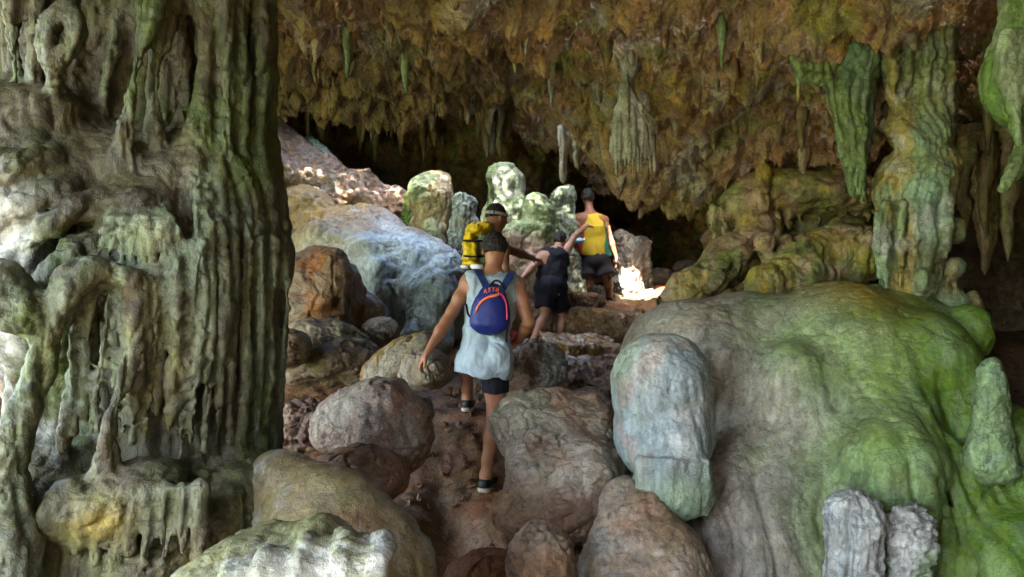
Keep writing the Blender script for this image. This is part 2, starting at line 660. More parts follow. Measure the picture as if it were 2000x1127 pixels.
def ceil_z(x, y):
    zl = kn(y, [-3, 2, 4, 4.75, 5.25, 6.2, 7.0, 7.35, 7.8, 9, 12.5, 16], [3.75, 3.75, 3.32, 3.02, 3.50, 3.85, 3.45, 3.26, 4.0, 4.2, 3.9, 3.4])
    zr = kn(y, [-3, 2, 4, 5, 6, 6.6, 7.0, 7.3, 7.8, 9, 12.5, 16], [3.6, 3.6, 3.5, 3.25, 2.90, 2.60, 2.46, 2.40, 3.3, 3.8, 3.4, 3.0])
    w = sst(.1, 1.5, x)
    z = zl * (1 - w) + zr * w
    return z + .6 * sst(2.9, 3.7, x) * sst(4.2, 5.0, y) * sst(7.4, 6.8, y)


FILTER_CARDS = 9500  # leaf cards added out of view to thin the sun
HOLES = [(1.30, 8.88, .42, .28), (.22, 8.97, .22, .20), (-1.25, 8.32, 1.75, .46)]
xs = axis([(-7, -3.4, .2), (-3.4, 4.2, .019), (4.2, 7, .2)])
ys = axis([(-1.6, 3.8, .12), (3.8, 7.9, .0145), (7.9, 16, .06)])
X, Y, f = sheet(xs, ys)
f = f[:, ::-1]
P3 = np.stack([X, Y, np.zeros_like(X)], 1)
n_lo = fbm(P3 * .9, 3, .5, 2)
zc = ceil_z(X + .18 * perlin(P3 * 1.3), Y + .28 * perlin(P3 * 1.1 + 5))
rag = billow(P3 * np.array([2.6, 2.6, 1]), 4, .6, 1)
d1, d2 = worley(P3 * 7 + .35 * fbm(P3 * 6, 2)[:, None], 1)
g1, g2 = worley(P3 * 15 + .4 * fbm(P3 * 11, 2)[:, None], 2)
drip_zone = sst(-.25, .35, fbm(P3 * 1.2, 3, .5, 6))
rw = sst(-.3, 1.2, X)
spikes = drip_zone * (np.clip(.36 - d1, 0, 1) ** 1.2 * .50 * (.2 + .8 * rw) + np.clip(.36 - g1, 0, 1) ** 1.2 * .25)
layers = billow(P3 * np.array([1.3, 6.5, 1]) + .5 * fbm(P3 * 2, 3)[:, None], 4, .6, 4)
Z = zc + .24 * n_lo + .22 * sst(.1, .5, fbm(P3 * np.array([1.0, 1.5, 1]), 3, .5, 17)) * sst(3.9, 4.6, Y) * sst(7.2, 6.8, Y) - .20 * (rag - .9) - .17 * (layers - 1.0) * (1 - .6 * rw) - spikes + .075 * fbm(P3 * 5, 5, .68, 3) + .028 * billow(P3 * 17, 3, .6, 8)
h1, h2 = worley(P3 * 5.2 + .3 * fbm(P3 * 5, 2)[:, None], 7)
pm = sst(-.1, .35, fbm(P3 * 1.4, 2, .5, 19)) * (.35 + .65 * rw)
Z = Z + pm * .16 * sst(.34, .18, h1) + .07 * sst(.30, .16, worley(P3 * 11 + .3 * fbm(P3 * 9, 2)[:, None], 5)[0]) * sst(-.2, .3, fbm(P3 * 1.9, 2, .5, 23))
hole = np.zeros(len(X), bool)
for hx, hy, rx, ry in HOLES:
    hole |= (((X - hx) / rx) ** 2 + ((Y - hy) / ry) ** 2 + .5 * perlin(P3 * 3)) < 1
v = np.stack([X, Y, Z], 1)
# side push so that the drips do not read as a height field
sw = .05 * np.stack([perlin(v * 4), perlin(v * 4 + 7), np.zeros(len(v))], 1)
v = v + sw
f = f[~hole[f].any(1)]
pg = Pig(v, None, 'TAN').patch('WARM', 1.3, -.1, .5, 3, .6).patch('PINK', 1.5, .0, .5, 33, .5).patch('BROWN', 1.1, .0, .5, 1, .7).patch('OLIVE', 1.9, .1, .6, 2, .6).patch('OCHRE', 2.6, .25, .6, 22, .4)
pg.lay('OLIVE', sst(.12, .3, spikes) * .7)
pg.patch('GREEN', 1.7, .25, .6, 4, .55)
pg.patch('PALE', 2.2, .2, .6, 9, .5)
pg.lay('OLIVE', sst(.3, -1.2, X) * sst(-.3, .3, fbm(P3 * 1.5, 3, .5, 12)) * .5)
pg.lay('BROWN', sst(.5, -.2, X) * sst(4.9, 5.4, Y) * .7)  # shade of the left recess behind the near lip, painted brown
pg.lay('DARK', sst(.3, -.5, X) * sst(5.2, 6.0, Y) * sst(-.5, .2, fbm(P3 * 1.8, 3, .5, 14)) * .85)  # the same recess shade painted deeper, broken up by noise
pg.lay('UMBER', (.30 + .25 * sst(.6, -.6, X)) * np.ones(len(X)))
pg.c *= 1.3
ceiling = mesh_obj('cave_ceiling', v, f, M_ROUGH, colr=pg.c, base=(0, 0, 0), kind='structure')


# added unseen: a collar shaping the skylight's light, leaf cards filtering its sun into dapples
for hx, hy, rx, ry in HOLES[2:]:
    th = np.linspace(0, 2 * np.pi, 60)
    zz = np.linspace(3.95, 4.5, 18)
    T, Zs = np.meshgrid(th, zz, indexing='ij')
    q = np.stack([np.cos(T) * (rx + .16), np.sin(T) * (ry + .13), Zs], -1).reshape(-1, 3)
    q = q + np.array([hx, hy, 0]) + .06 * np.stack([perlin(q * 3), perlin(q * 3 + 5), 0 * T.ravel()], 1)
    i = np.arange(59)[:, None] * 18
    j = np.arange(17)[None, :]
    mesh_obj('added_skylight_collar', q, np.stack([i + j, i + j + 1, i + 18 + j + 1, i + 18 + j], -1).reshape(-1, 4), M_ROUGH, colr=Pig(q, None, 'PALE').patch('LGREEN', 2, 0, .5, 1, .6).c, kind='structure')

rsl = np.random.RandomState(21)
N = FILTER_CARDS
cl = np.column_stack([rsl.uniform(-5.2, -.55, N), rsl.uniform(4.6, 7.6, N), rsl.uniform(8.0, 9.6, N)])
nl = rsl.normal(size=(N, 3)); nl[:, 2] = np.abs(nl[:, 2]) + .8
nl /= np.linalg.norm(nl, axis=1, keepdims=True)
ul = np.cross(nl, rsl.normal(size=(N, 3))); ul /= np.linalg.norm(ul, axis=1, keepdims=True)
wl = np.cross(nl, ul)
sl_ = rsl.uniform(.05, .09, N)[:, None]
q = np.stack([cl - ul * sl_, cl + wl * sl_ * .5, cl + ul * sl_, cl - wl * sl_ * .5], 1).reshape(-1, 3)
o = mesh_obj('sun_filter_leaves', q, np.arange(4 * N).reshape(-1, 4), M_ROUGH, colr=Pig(q, None, 'GREEN').c, kind='stuff')
tag(o, 'unseen leaf cards added above the skylight to dapple the sun', 'sun_filter_leaves')


def wall_sheet(name, pts, z0, z1, ds, dz, pigf, lump=.3, seed=1, mat=M_ROUGH, flute=.05, lean=0.0):
    pts = np.array(pts, float)
    L = np.linalg.norm(np.diff(pts, axis=0), axis=1).sum()
    c = spline(np.column_stack([pts, np.zeros(len(pts))]), int(L / ds))[:, :2]
    t = np.gradient(c, axis=0)
    t /= np.linalg.norm(t, axis=1, keepdims=True)
    zs = np.arange(z0, z1, dz)
    ns, nz = len(c), len(zs)
    v = np.zeros((ns, nz, 3))
    v[:, :, :2] = c[:, None, :]
    v[:, :, 2] = zs[None, :]
    nn = np.zeros_like(v)
    nn[:, :, 0] = -t[:, 1][:, None]
    nn[:, :, 1] = t[:, 0][:, None]
    v = v.reshape(-1, 3); nn = nn.reshape(-1, 3)
    i = np.arange(ns - 1)[:, None] * nz
    j = np.arange(nz - 1)[None, :]
    f = np.stack([i + j, i + nz + j, i + nz + j + 1, i + j + 1], -1).reshape(-1, 4)
    d = lump * fbm(v * np.array([1.1, 1.1, 1.5]), 4, .55, seed) + .1 * (billow(v * np.array([2.5, 2.5, 2.0]), 3, .55, seed) - .8)
    d += lean * (v[:, 2] - z0)
    q = v * np.array([6, 6, .8])
    d += flute * (np.sqrt(np.abs(perlin(q)) + 1e-4) - .5)
    d += .02 * fbm(v * 9, 4, .6, seed)
    v = v + nn * d[:, None]
    v = v + .04 * np.stack([perlin(v * 5), perlin(v * 5 + 4), perlin(v * 5 + 8)], 1)
    pg = pigf(Pig(v, None, 'BROWN'))
    return mesh_obj(name, v, f, mat, colr=pg.c, base=(0, 0, 0), kind='structure')


# inner side is the left of the running direction
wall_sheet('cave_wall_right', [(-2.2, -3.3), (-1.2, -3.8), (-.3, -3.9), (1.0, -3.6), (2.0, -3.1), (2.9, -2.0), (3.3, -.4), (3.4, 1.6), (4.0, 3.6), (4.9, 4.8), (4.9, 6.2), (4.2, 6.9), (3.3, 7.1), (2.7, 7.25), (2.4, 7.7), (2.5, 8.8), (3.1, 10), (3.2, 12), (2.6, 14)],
           -.6, 4.6, .035, .035, lambda p: p.patch('OCHRE', 1.4, -.1, .5, 1, .6).patch('GREEN', 1.6, .0, .5, 2, .7).patch('OLIVE', 2.4, .1, .5, 4, .7).patch('DARK', 1.2, .2, .6, 7, .5).lay('DARK', sst(3.3, 4.0, p.p[:, 0]) * sst(2.5, 4, p.p[:, 1]) * .85).lay('GREY', sst(2.6, 1.4, p.p[:, 1]) * .8), lump=.32, seed=2, flute=.09)  # shade at the far right painted into the wall as a dark layer
wall_sheet('cave_wall_back', [(2.8, 13.9), (1.4, 13.6), (.9, 12.0), (.2, 11.3), (-1.2, 11.2), (-2.6, 10.9), (-4.2, 10.4), (-5.6, 9.0), (-6.2, 7), (-6.3, 5)],
           .3, 4.8, .05, .045, lambda p: p.patch('OLIVE', 1.6, -.1, .4, 1, .8).patch('DARK', 1.3, -.1, .5, 3, .6).patch('OCHRE', 2.0, .2, .6, 5, .5), lump=.3, seed=5, flute=.18)

# ---------------------------------------------------------------- hanging stalactites that belong to the ceiling
def stalactite_mesh(L, r0, seed, ribs=7, rib=.12, lean=(0, 0), seg=16, rings=16, tip=.12, bulge=0.0):
    rs = np.random.RandomState(seed)
    t = np.linspace(0, 1, rings)
    th = np.linspace(0, 2 * np.pi, seg, endpoint=False)
    ph = rs.uniform(0, 6.3)
    r = r0 * ((1 - t) ** .75 * (1 - tip) + tip) * (1 + bulge * np.sin(t * 3.1) + .12 * np.sin(t * 9 + ph) + .07 * np.sin(t * 21 + ph * 2))
    r[-1] *= .25
    R_ = r[:, None] * (1 + rib * np.sin(ribs * th[None, :] + ph + 1.5 * np.sin(t * 3 + ph)[:, None]) + .10 * rs.normal(size=(rings, seg)) * np.array([1])[None, :])
    x = R_ * np.cos(th) + (lean[0] * L * t)[:, None] + (.12 * r0 * np.sin(t * 7 + ph))[:, None]
    y = R_ * np.sin(th) + (lean[1] * L * t)[:, None]
    z = np.repeat((-L * t)[:, None], seg, 1)
    z[0] += .06
    v = np.stack([x, y, z], -1).reshape(-1, 3)
    i = np.arange(rings - 1)[:, None] * seg
    j = np.arange(seg)[None, :]
    j2 = (j + 1) % seg
    f = np.stack([i + j, i + seg + j, i + seg + j2, i + j2], -1).reshape(-1, 4)
    return v, f


def stalactite(root, L, r0, seed, cols, parent=None, name='stalactite', mat=None, **kw):
    v, f = stalactite_mesh(L, r0, seed, **kw)
    v = v + np.array(root)
    n = normals(v, f)
    pg = Pig(v, n, cols[0])
    if len(cols) > 1:
        pg.patch(cols[1], 5, -.1, .4, seed, .8, .25)
    if len(cols) > 2:
        pg.patch(cols[2], 7, .1, .5, seed + 1, .7, .2)
    return mesh_obj(name, v, f, mat or M_FLOW, parent, pg.c, base=root)


rs = np.random.RandomState(11)
PALS = [('OLIVE', 'BROWN', 'WARM'), ('WARM', 'BROWN', 'OLIVE'), ('UMBER', 'BROWN', 'OLIVE'), ('WARM', 'OLIVE', 'BROWN'), ('GREY', 'OLIVE', 'WARM'), ('TAN', 'BROWN', 'UMBER')]
def hang(x, y, L, r0, i, pal=None, sink=.08, z=None, **kw):
    z = float(ceil_z(np.array([x]), np.array([y]))[0]) + sink if z is None else z
    return stalactite((x, y, z), L, r0, i, pal or PALS[i % len(PALS)], ceiling, **kw)

k = 0
# fringe along the lip of the big overhang
for i in range(18):
    x = -2.9 + 3.4 * (rs.randint(7) + .5 + rs.uniform(-.3, .3)) / 7
    ln = .05 + .34 * rs.rand() ** 2.2
    hang(x, 6.95 + rs.uniform(-.35, .22), ln, .018 + .07 * ln * rs.uniform(.6, 1.4), k); k += 1
# row on the falling ceiling to the right
for i in range(40):
    px = rs.uniform(1020, 1680); y = rs.uniform(4.9, 7.1); ln = .10 + .26 * rs.rand() ** 2
    hang((px - 1000) / FPX * y, y, ln, .02 + .10 * ln * rs.uniform(.6, 1.3), k, rib=.25); k += 1
for i in range(22):
    px = rs.uniform(1130, 1420)
    hang((px - 1000) / FPX * 7.2, 7.2 + rs.uniform(-.08, .1), rs.uniform(.10, .24), rs.uniform(.02, .045), k); k += 1
# near edge of the ceiling
for i in range(14):
    px = rs.uniform(540, 1050); y = rs.uniform(4.5, 5.0)
    hang((px - 1000) / FPX * y, y, rs.uniform(.08, .22), rs.uniform(.015, .035), k); k += 1
for px, py, yy, ln in ((680, 10, 4.7, .13), (792, 20, 4.75, .20), (1005, 0, 4.9, .16), (1410, -12, 5.0, .18), (1560, 40, 5.2, .3)):
    c = at(px, py, yy)
    hang(c[0], yy, ln + .14, .035, k, ('LGREEN', 'GOLD', 'GREEN')); k += 1
# long dark curtain in the pocket behind the overhang
for i in range(60):
    y = rs.uniform(9.7, 10.9); px = rs.uniform(540, 1010)
    z = 1.5 + (563 - rs.uniform(215, 250)) / FPX * y + .1
    hang((px - 1000) / FPX * y, y, rs.uniform(.35, 1.0), rs.uniform(.05, .13), k, PALS[(0, 3, 0, 2)[i % 4]], z=z + .35, rings=20, seg=14, rib=.2); k += 1

# dim formations on the dark wall at the far right
for i in range(14):
    y = rs.uniform(5.6, 6.4); px = rs.uniform(1880, 2010)
    hang((px - 1000) / FPX * y, y, rs.uniform(.2, .7), rs.uniform(.05, .11), k, PALS[(0, 3, 2)[i % 3]], z=1.5 + (563 - rs.uniform(60, 420)) / FPX * y + .1, rib=.2); k += 1

# ================================================================= left flowstone column
STRANDS = [
    ([(287, -20, 2.82), (283, 60, 2.80), (266, 130, 2.78), (250, 220, 2.76), (243, 275, 2.78), (252, 330, 2.86)], [.034, .024, .016, .015, .022, .06]),
    ([(314, -10, 2.84), (296, 45, 2.81), (275, 100, 2.79)], [.022, .016, .012]),
    ([(336, -20, 2.96), (322, 60, 2.90), (306, 130, 2.87), (299, 220, 2.86), (304, 310, 2.9)], [.06, .04, .022, .016, .04]),
    ([(142, -20, 2.74), (128, 12, 2.70), (97, 40, 2.68), (88, 80, 2.68), (98, 116, 2.70), (104, 175, 2.74), (106, 225, 2.84)], [.016, .017, .017, .015, .014, .012, .02]),
    ([(132, 12, 2.70), (150, 50, 2.69), (142, 90, 2.69), (106, 124, 2.70)], [.017, .019, .017, .013]),
    ([(78, -20, 2.84), (68, 60, 2.82), (66, 120, 2.82), (60, 195, 2.84)], [.03, .018, .014, .026]),
    ([(30, -20, 2.84), (26, 60, 2.82), (34, 180, 2.86)], [.04, .02, .018]),
    ([(232, -20, 3.0), (226, 80, 2.97), (205, 170, 2.95), (200, 260, 2.97)], [.03, .016, .013, .014]),
    ([(262, 600, 2.58), (248, 690, 2.55), (238, 740, 2.54), (222, 800, 2.53), (212, 860, 2.52), (208, 935, 2.55)], [.014, .014, .012, .012, .018, .045]),
    ([(180, 610, 2.62), (176, 700, 2.60), (140, 790, 2.60), (122, 900, 2.64)], [.014, .013, .012, .014])]
def build_left_column():
    s = SDF((-2.7, 2.1, -.35), (-.72, 3.55, 3.7), .0105)
    # shaft
    s.cone((-1.86, 3.55, 3.95), (-1.80, 3.5, 2.0), .66, .62, .1)
    # proud vertical pipes on the right of the shaft
    for px, r, y, t0, t1 in ((392, .055, 3.0, -40, 340), (437, .034, 3.0, -40, 350), (466, .028, 3.05, -40, 345), (500, .042, 3.14, -40, 350), (522, .03, 3.3, -40, 350), (350, .035, 3.05, -40, 290)):
        a, b = at(px + 4, t0, y), at(px, t1, y - .08)
        m = (a + b) / 2 + np.array([.012, .01, 0])
        s.chain([a, m, b], [r * 1.05, r * .85, r * 1.1], .03)
    s.ell(at(205, 110, 2.72), (.30, .30, .40), .05, sub=True)
    # shoulder bulge and ledges
    s.ell(at(320, 400, 3.15), (.44, .40, .27), .12)
    s.ell(at(480, 440, 3.12), (.16, .22, .32), .08)
    s.ell(at(60, 250, 3.0), (.30, .3, .17), .08)
    s.ell(at(30, 205, 2.9), (.14, .15, .07), .05)
    s.ell(at(105, 215, 2.85), (.12, .13, .08), .05)
    s.ell(at(90, 400, 2.95), (.35, .35, .36), .10)
    s.ell(at(250, 330, 3.0), (.2, .2, .16), .08)
    # fan and the long curtain
    s.ell(at(270, 425, 2.78), (.15, .14, .13), .06)
    s.ell(at(265, 560, 2.85), (.30, .26, .16), .08)
    s.cone(at(330, 560, 3.08), at(340, 830, 3.08), .43, .38, .06)
    s.ell(at(110, 620, 2.85), (.22, .24, .28), .08)
    s.cone(at(450, 320, 3.2), at(455, 500, 3.12), .20, .225, .06).cone(at(455, 500, 3.12), at(455, 850, 3.12), .225, .21, .06)
    s.cone(at(130, 640, 2.95), at(150, 900, 2.95), .26, .22, .06)
    # hollow below the curtain and the base
    s.cone(at(330, 860, 3.1), at(330, 940, 3.1), .36, .38, .05)
    s.ell(at(300, 1070, 2.95), (.52, .5, .34), .08)
    s.ell(at(90, 1050, 2.75), (.34, .34, .40), .08)
    s.ell(at(470, 960, 2.95), (.17, .3, .17), .05)
    s.cone((-1.6, 3.2, .4), (-1.6, 3.2, -.4), .65, .75, .1)
    s.ell(at(215, 985, 2.58), (.20, .17, .12), .05, rot=(0, R(-12), 0)).ell(at(292, 935, 2.6), (.13, .13, .07), .05).ell(at(140, 1000, 2.5), (.08, .1, .12), .04)
    for q in range(8):
        s.rib([at(165 + 32 * q, 985 - 5 * q, 2.45 + .012 * q), at(150 + 34 * q, 1075 + 20 * (q % 3), 2.46 + .012 * q)], [.030, .018], .02)
    for q in range(5):
        s.cone(at(400 + 36 * q, 930, 2.72 + .04 * q), at(392 + 37 * q, 1010 + 14 * (q % 2), 2.72 + .04 * q), .03, .02, .03)
    rs = np.random.RandomState(5)
    # folds of the fan
    for i in range(9):
        u = i / 8
        e = at(192 + 175 * u, 505 + 20 * math.sin(u * 3), 2.60 + .10 * u)
        a = at(235 + 75 * u, 400 + 6 * rs.rand(), 2.74)
        m = at(205 + 140 * u, 440, 2.60 + .06 * u)
        s.rib(list(spline([a, m, e], 6)), list(np.linspace(.02, .011, 6)), .014)
    # folds of the long curtain, left to right
    for i in range(11):
        u = i / 10 * .56
        x0 = 165 + 395 * u
        top = 520 + 26 * math.sin(u * 9) - 30 * sst(.3, .56, np.array(u))
        bot = 800 + 70 * rs.rand() + (30 if i % 3 == 0 else 0)
        yy = 2.565 + .34 * u ** 1.6 + .012 * rs.randn()
        dx = -22 + 20 * u
        pts = [at(x0 + 18, top - 15, yy + .10), at(x0 + 6, top + 25, yy), at(x0 + dx * .3 + 6 * rs.randn(), top + 120, yy - .01), at(x0 + dx * .6 + 6 * rs.randn(), (top + bot) / 2 + 60, yy + .01), at(x0 + dx, bot, yy + .03)]
        r = rs.uniform(.014, .022)
        s.rib(list(spline(pts, 12)), list(np.interp(np.linspace(0, 1, 12), [0, .2, .7, 1], [r * .9, r, r * 1.1, r * .55])), .02)
    # long ribs running from the pipes down the right half
    for i in range(8):
        u = i / 7
        x0 = 384 + 170 * u
        yy = 2.69 + .37 * u ** 1.3
        w = 5 * rs.randn(4)
        bot = 850 + 35 * rs.rand()
        pts = [at(x0 - 22 * u, 290, yy + .20), at(x0 - 12 * u, 380, yy + .10), at(x0 + w[0] * .5, 470, yy + .02), at(x0 + w[1], 600, yy), at(x0 + w[2] - 4, 740, yy + .02), at(x0 + w[3] - 8, bot, yy + .05)]
        r = rs.uniform(.016, .023)
        s.rib(list(spline(pts, 16)), list(np.interp(np.linspace(0, 1, 16), [0, .2, .7, 1], [r * .7, r, r * 1.1, r * .6])), .016)
    # hanging strands
    for P_, R_ in STRANDS:
        n_ = 6 * len(P_)
        s.rib(list(spline([at(*q) for q in P_], n_)), list(np.interp(np.linspace(0, 1, n_), np.linspace(0, 1, len(R_)), R_) * (1 + .12 * rs.randn(n_))), .03)
    # slanting ribs on the left, catching the daylight
    for a, m, e, r in (((215, 380), (110, 430), (-20, 560), .026), ((150, 360), (60, 390), (-40, 470), .022), ((190, 470), (120, 520), (20, 640), .03), ((105, 300), (40, 320), (-50, 380), .022), ((60, 470), (20, 520), (-40, 610), .022)):
        s.rib(list(spline([at(*a, 2.72), at(*m, 2.62), at(*e, 2.66)], 8)), [r * .5, r, r * 1.2, r * .8, r * 1.2, r * .75, r * 1.1, r * .6], .06)
    # the pale ridge that runs down the outer edge
    s.rib(list(spline([at(300, 560, 2.62), at(190, 525, 2.52), at(135, 560, 2.46), at(88, 660, 2.44), at(66, 760, 2.44), at(30, 850, 2.42), at(8, 950, 2.4), at(15, 1140, 2.36)], 22)), list(np.interp(np.linspace(0, 1, 22), [0, .2, .5, .8, 1], [.03, .05, .04, .05, .10])), .03)
    s.rib(list(spline([at(130, 600, 2.5), at(70, 620, 2.44), at(30, 600, 2.42), at(-10, 560, 2.42)], 8)), [.04, .05, .06, .06, .07, .07, .08, .1], .04)
    return s


LCOL = build_left_column()


def pig_left(p):
    v = p.p
    rb = LCOL.near_rib(v)
    p.lay('UMBER', np.ones(len(v)) * .9)
    p.patch('OLIVE', 2.2, -.25, .3, 2, .8, .4)
    p.patch('DARK', 2.0, .1, .6, 5, .5)
    p.patch('GREEN', 2.4, .0, .45, 6, .55, .5)
    p.lay('GREY', sst(.35, .85, p.n[:, 2]) * .15)
    p.c *= .42
    # fresh calcite on the ribs, folds and strands
    m = sst(-.7, .2, fbm(v * np.array([3, 3, 1.2]), 3, .5, 8))
    p.lay('TEALG', rb * m * .75)
    p.patch('OLIVE', 3.0, .1, .5, 12, .5, .3, mask=rb)
    p.lay('GOLD', np.exp(-((v - at(200, 1020, 2.45)) ** 2).sum(1) / .006) * .7)
    p.lay('PALE', sst(-1.60, -1.80, v[:, 0]) * sst(2.0, 1.7, v[:, 2]) * sst(-.5, .3, fbm(v * 3, 3)) * .95)  # daylight on the outer left edge painted in, pale then pink
    p.lay('PINK', sst(-1.75, -1.95, v[:, 0]) * sst(1.6, 1.2, v[:, 2]) * sst(.0, .5, fbm(v * 4, 3, .5, 3)) * .6)
    p.lay('UMBER', sst(.95, .55, v[:, 2]) * sst(-1.5, -1.2, v[:, 0]) * .6)
    return p


lc = rock('flowstone_column', LCOL, M_FLOW, pig_left, 'massive olive flowstone column with hanging curtain folds filling the left side', 'column',
          lump=.010, lf=4, flute=.040, ff=8.5, fz=.03, warp=.08, fine=.004, nf=22, crk=.010, cf=4, seed=3)

# ================================================================= rocks at the lower left
s = SDF((-1.3, 1.75, -.5), (.02, 3.4, 1.15), .0115)
s.chain([at(560, 960, 2.9), at(650, 1035, 2.75), at(735, 1110, 2.65), at(760, 1250, 2.6)], [.17, .185, .17, .20], .15).ell(at(640, 1220, 2.65), (.30, .5, .38), .15)
rock('boulder', s, M_SMOOTH, lambda p: p.lay('UMBER', np.ones(len(p.p)) * .9).patch('BROWN', 1.9, -.1, .4, 2, .5).patch('GREY', 2.6, .15, .5, 5, .6),
     'large smooth brown boulder in the bottom left foreground, beside the path', 'boulder', 'boulders and rocks of the cave floor', lump=.03, lf=2.2, flute=.035, ff=7, fz=.25, fy=.2, fine=.0022, nf=26, seed=8)

s = SDF((-1.25, 1.55, -.3), (-.3, 2.5, 1.1), .009)
s.ell(at(520, 1190, 2.15), (.25, .3, .23), .05).ell(at(620, 1150, 2.2), (.13, .2, .22), .05).ell(at(410, 1210, 2.1), (.16, .2, .18), .05)
for i in range(11):
    x0 = 352 + 37 * i
    t = 1150 - 110 * math.sin(min(1, (i + .5) / 8) * 1.6) + (14 if i % 2 else 0)
    s.rib(list(spline([at(x0 + 25, t + 8, 2.08), at(x0 + 26, t + 25, 1.90), at(x0 + 10, t + 80, 1.82), at(x0 - 10, t + 190, 1.80)], 8)), [.02, .024, .026, .026, .026, .026, .026, .026], .022)
rock('flowstone', s, M_SMOOTH, lambda p, s=s: p.lay('OLIVE', np.ones(len(p.p)) * .85).patch('GREY', 4, .1, .5, 3, .6).lay('PALE', s.near_rib(p.p, .010, -.006) * sst(-.6, .2, fbm(p.p * 4, 3)) * .9),
     'pale grey fluted flowstone at the bottom edge, below the olive column', 'flowstone', lump=.012, lf=5, flute=.012, ff=16, fz=.4, fine=.004, nf=34, seed=6)

# ================================================================= boulders on and beside the path
def boulder(name, c, r, seed, label, pigf, rot=None, h=None, mat=M_STONE, extra=None, cat='boulder', fac=9, **rel):
    c = np.array(c, float)
    r = np.array(r, float)
    m = r.max() * 1.35 + .06
    h = h or max(.008, r.max() / 30)
    s = SDF(c - m, c + m, h)
    s.ell(c, r * 1.06, .03, rot)
    facets(s, c, r, fac, seed, k=.22 * r.min())
    if extra:
        extra(s)
    kw = dict(lump=.09 * r.min(), lf=1.1 / r.max(), fine=.007 * r.max() ** .5, nf=14, crk=.020, cf=3.5, pit=.010, pf=11, seed=seed)
    kw.update(rel)
    return rock(name, s, mat, pigf, label, cat, 'boulders and rocks of the cave floor', **kw)


P_ROUND = lambda p: p.lay('PINK', np.ones(len(p.p)) * .7).patch('CREAM', 2, -.1, .4, 1, .6).patch('GREY', 2.4, .2, .6, 4, .5).patch('MUD', 3, .2, .6, 6, .6)
boulder('boulder', at(738, 840, 4.35), (.315, .30, .30), 2, 'round pinkish grey boulder left of the path below the reaching hand', P_ROUND, rot=(0, R(14), 0), fine=.005, lump=.03, crk=.016, pit=.012, pf=13,
        extra=lambda s: s.ell(at(660, 830, 4.4), (.16, .2, .2), .1))
P_PATH = lambda p: p.lay('TAN', np.ones(len(p.p)) * .6).patch('CREAM', 1.8, -.2, .4, 2, .6).patch('MUD', 2.2, .1, .55, 5, .55).patch('LGREEN', 2.2, .15, .5, 7, .3).lay('MUD', sst(.55, .2, p.p[:, 2] + .15 * fbm(p.p * 3, 3)) * .7)
s = SDF((-.35, 3.35, -.3), (.85, 5.1, 1.0), .011)
s.box(at(1092, 872, 4.58), (.36, .40, .20), .13, .05, (R(30), R(6), R(8))).ell(at(1150, 950, 4.3), (.2, .28, .30), .12).ell(at(1060, 1000, 4.2), (.32, .22, .17), .12)
s.ell(at(1010, 830, 4.75), (.16, .25, .16), .1)
rock('boulder', s, M_STONE, P_PATH, 'broad flat topped brown rock that the path crosses, right of the standing leg', 'boulder', 'boulders and rocks of the cave floor', lump=.035, lf=3, fine=.006, nf=13, crk=.022, cf=3.2, pit=.012, pf=10, seed=5)
boulder('boulder', at(1058, 1115, 3.4), (.15, .2, .22), 6, 'small upright brown boulder at the bottom edge in the middle of the path', P_PATH, h=.009, lump=.03, fine=.007)
boulder('boulder', at(955, 1165, 3.7), (.24, .3, .2), 7, 'low dark brown rock at the bottom edge left of the small upright boulder', lambda p: p.lay('MUD', np.ones(len(p.p))).patch('BROWN', 2, -.1, .4, 1, .7))
s = SDF((.28, 2.9, -.4), (1.3, 4.3, 1.1), .0115)
s.cone(at(1225, 985, 3.95), at(1200, 1200, 3.6), .13, .25, .1).ell(at(1300, 1130, 3.75), (.24, .3, .30), .1).ell(at(1250, 1040, 3.8), (.17, .2, .22), .08)
rock('boulder', s, M_SMOOTH, lambda p: p.lay('TAN', np.ones(len(p.p)) * .5).patch('BROWN', 2, .0, .5, 1, .6).patch('RUST', 2.6, .25, .6, 4, .3, .3).patch('GREY', 2.2, .1, .5, 6, .6),
     'tall brown rock below the pale grey dome stalagmite', 'boulder', 'boulders and rocks of the cave floor', lump=.03, lf=3, flute=.03, ff=6, fz=.2, fine=.006, crk=.01, seed=9)
boulder('boulder', at(1040, 735, 5.75), (.255, .3, .27), 10, 'grey pointed rock beside the walker holding the pink cloth', lambda p: p.lay('GREY', np.ones(len(p.p))).patch('PINK', 2.4, -.1, .4, 2, .8).patch('MUD', 3, .2, .5, 3, .5),
        extra=lambda s: s.ell(at(1045, 690, 5.8), (.14, .16, .10), .08), lump=.04, fine=.012, crk=.012)
boulder('boulder', at(873, 905, 4.35), (.035, .04, .06), 11, 'tiny pink upright stone in the dark gap beside the path', lambda p: p.lay('PINK', np.ones(len(p.p))), h=.006, lump=.008, crk=0, cat='stone')
boulder('boulder', at(780, 700, 5.4), (.33, .22, .13), 12, 'slanting ochre slab leaning behind the round pinkish boulder', lambda p: p.lay('OCHRE', np.ones(len(p.p)) * .8).patch('BROWN', 3, 0, .4, 2, .7).patch('GREY', 3, .2, .5, 3, .6), rot=(R(15), R(-32), 0), cat='rock slab')
boulder('boulder', at(830, 720, 5.3), (.2, .22, .15), 13, 'small grey brown rock under the walker\'s reaching hand', lambda p: p.lay('WARM', np.ones(len(p.p)) * .7).patch('BROWN', 3, 0, .4, 2, .7))
boulder('boulder', at(620, 585, 6.6), (.40, .45, .48), 14, 'rusty brown upright boulder beside the olive column', lambda p: p.lay('BROWN', np.ones(len(p.p)) * .8).patch('RUST', 1.8, -.1, .4, 2, .7).patch('WARM', 2, .15, .5, 3, .6), crk=.02, cf=3, lump=.08)
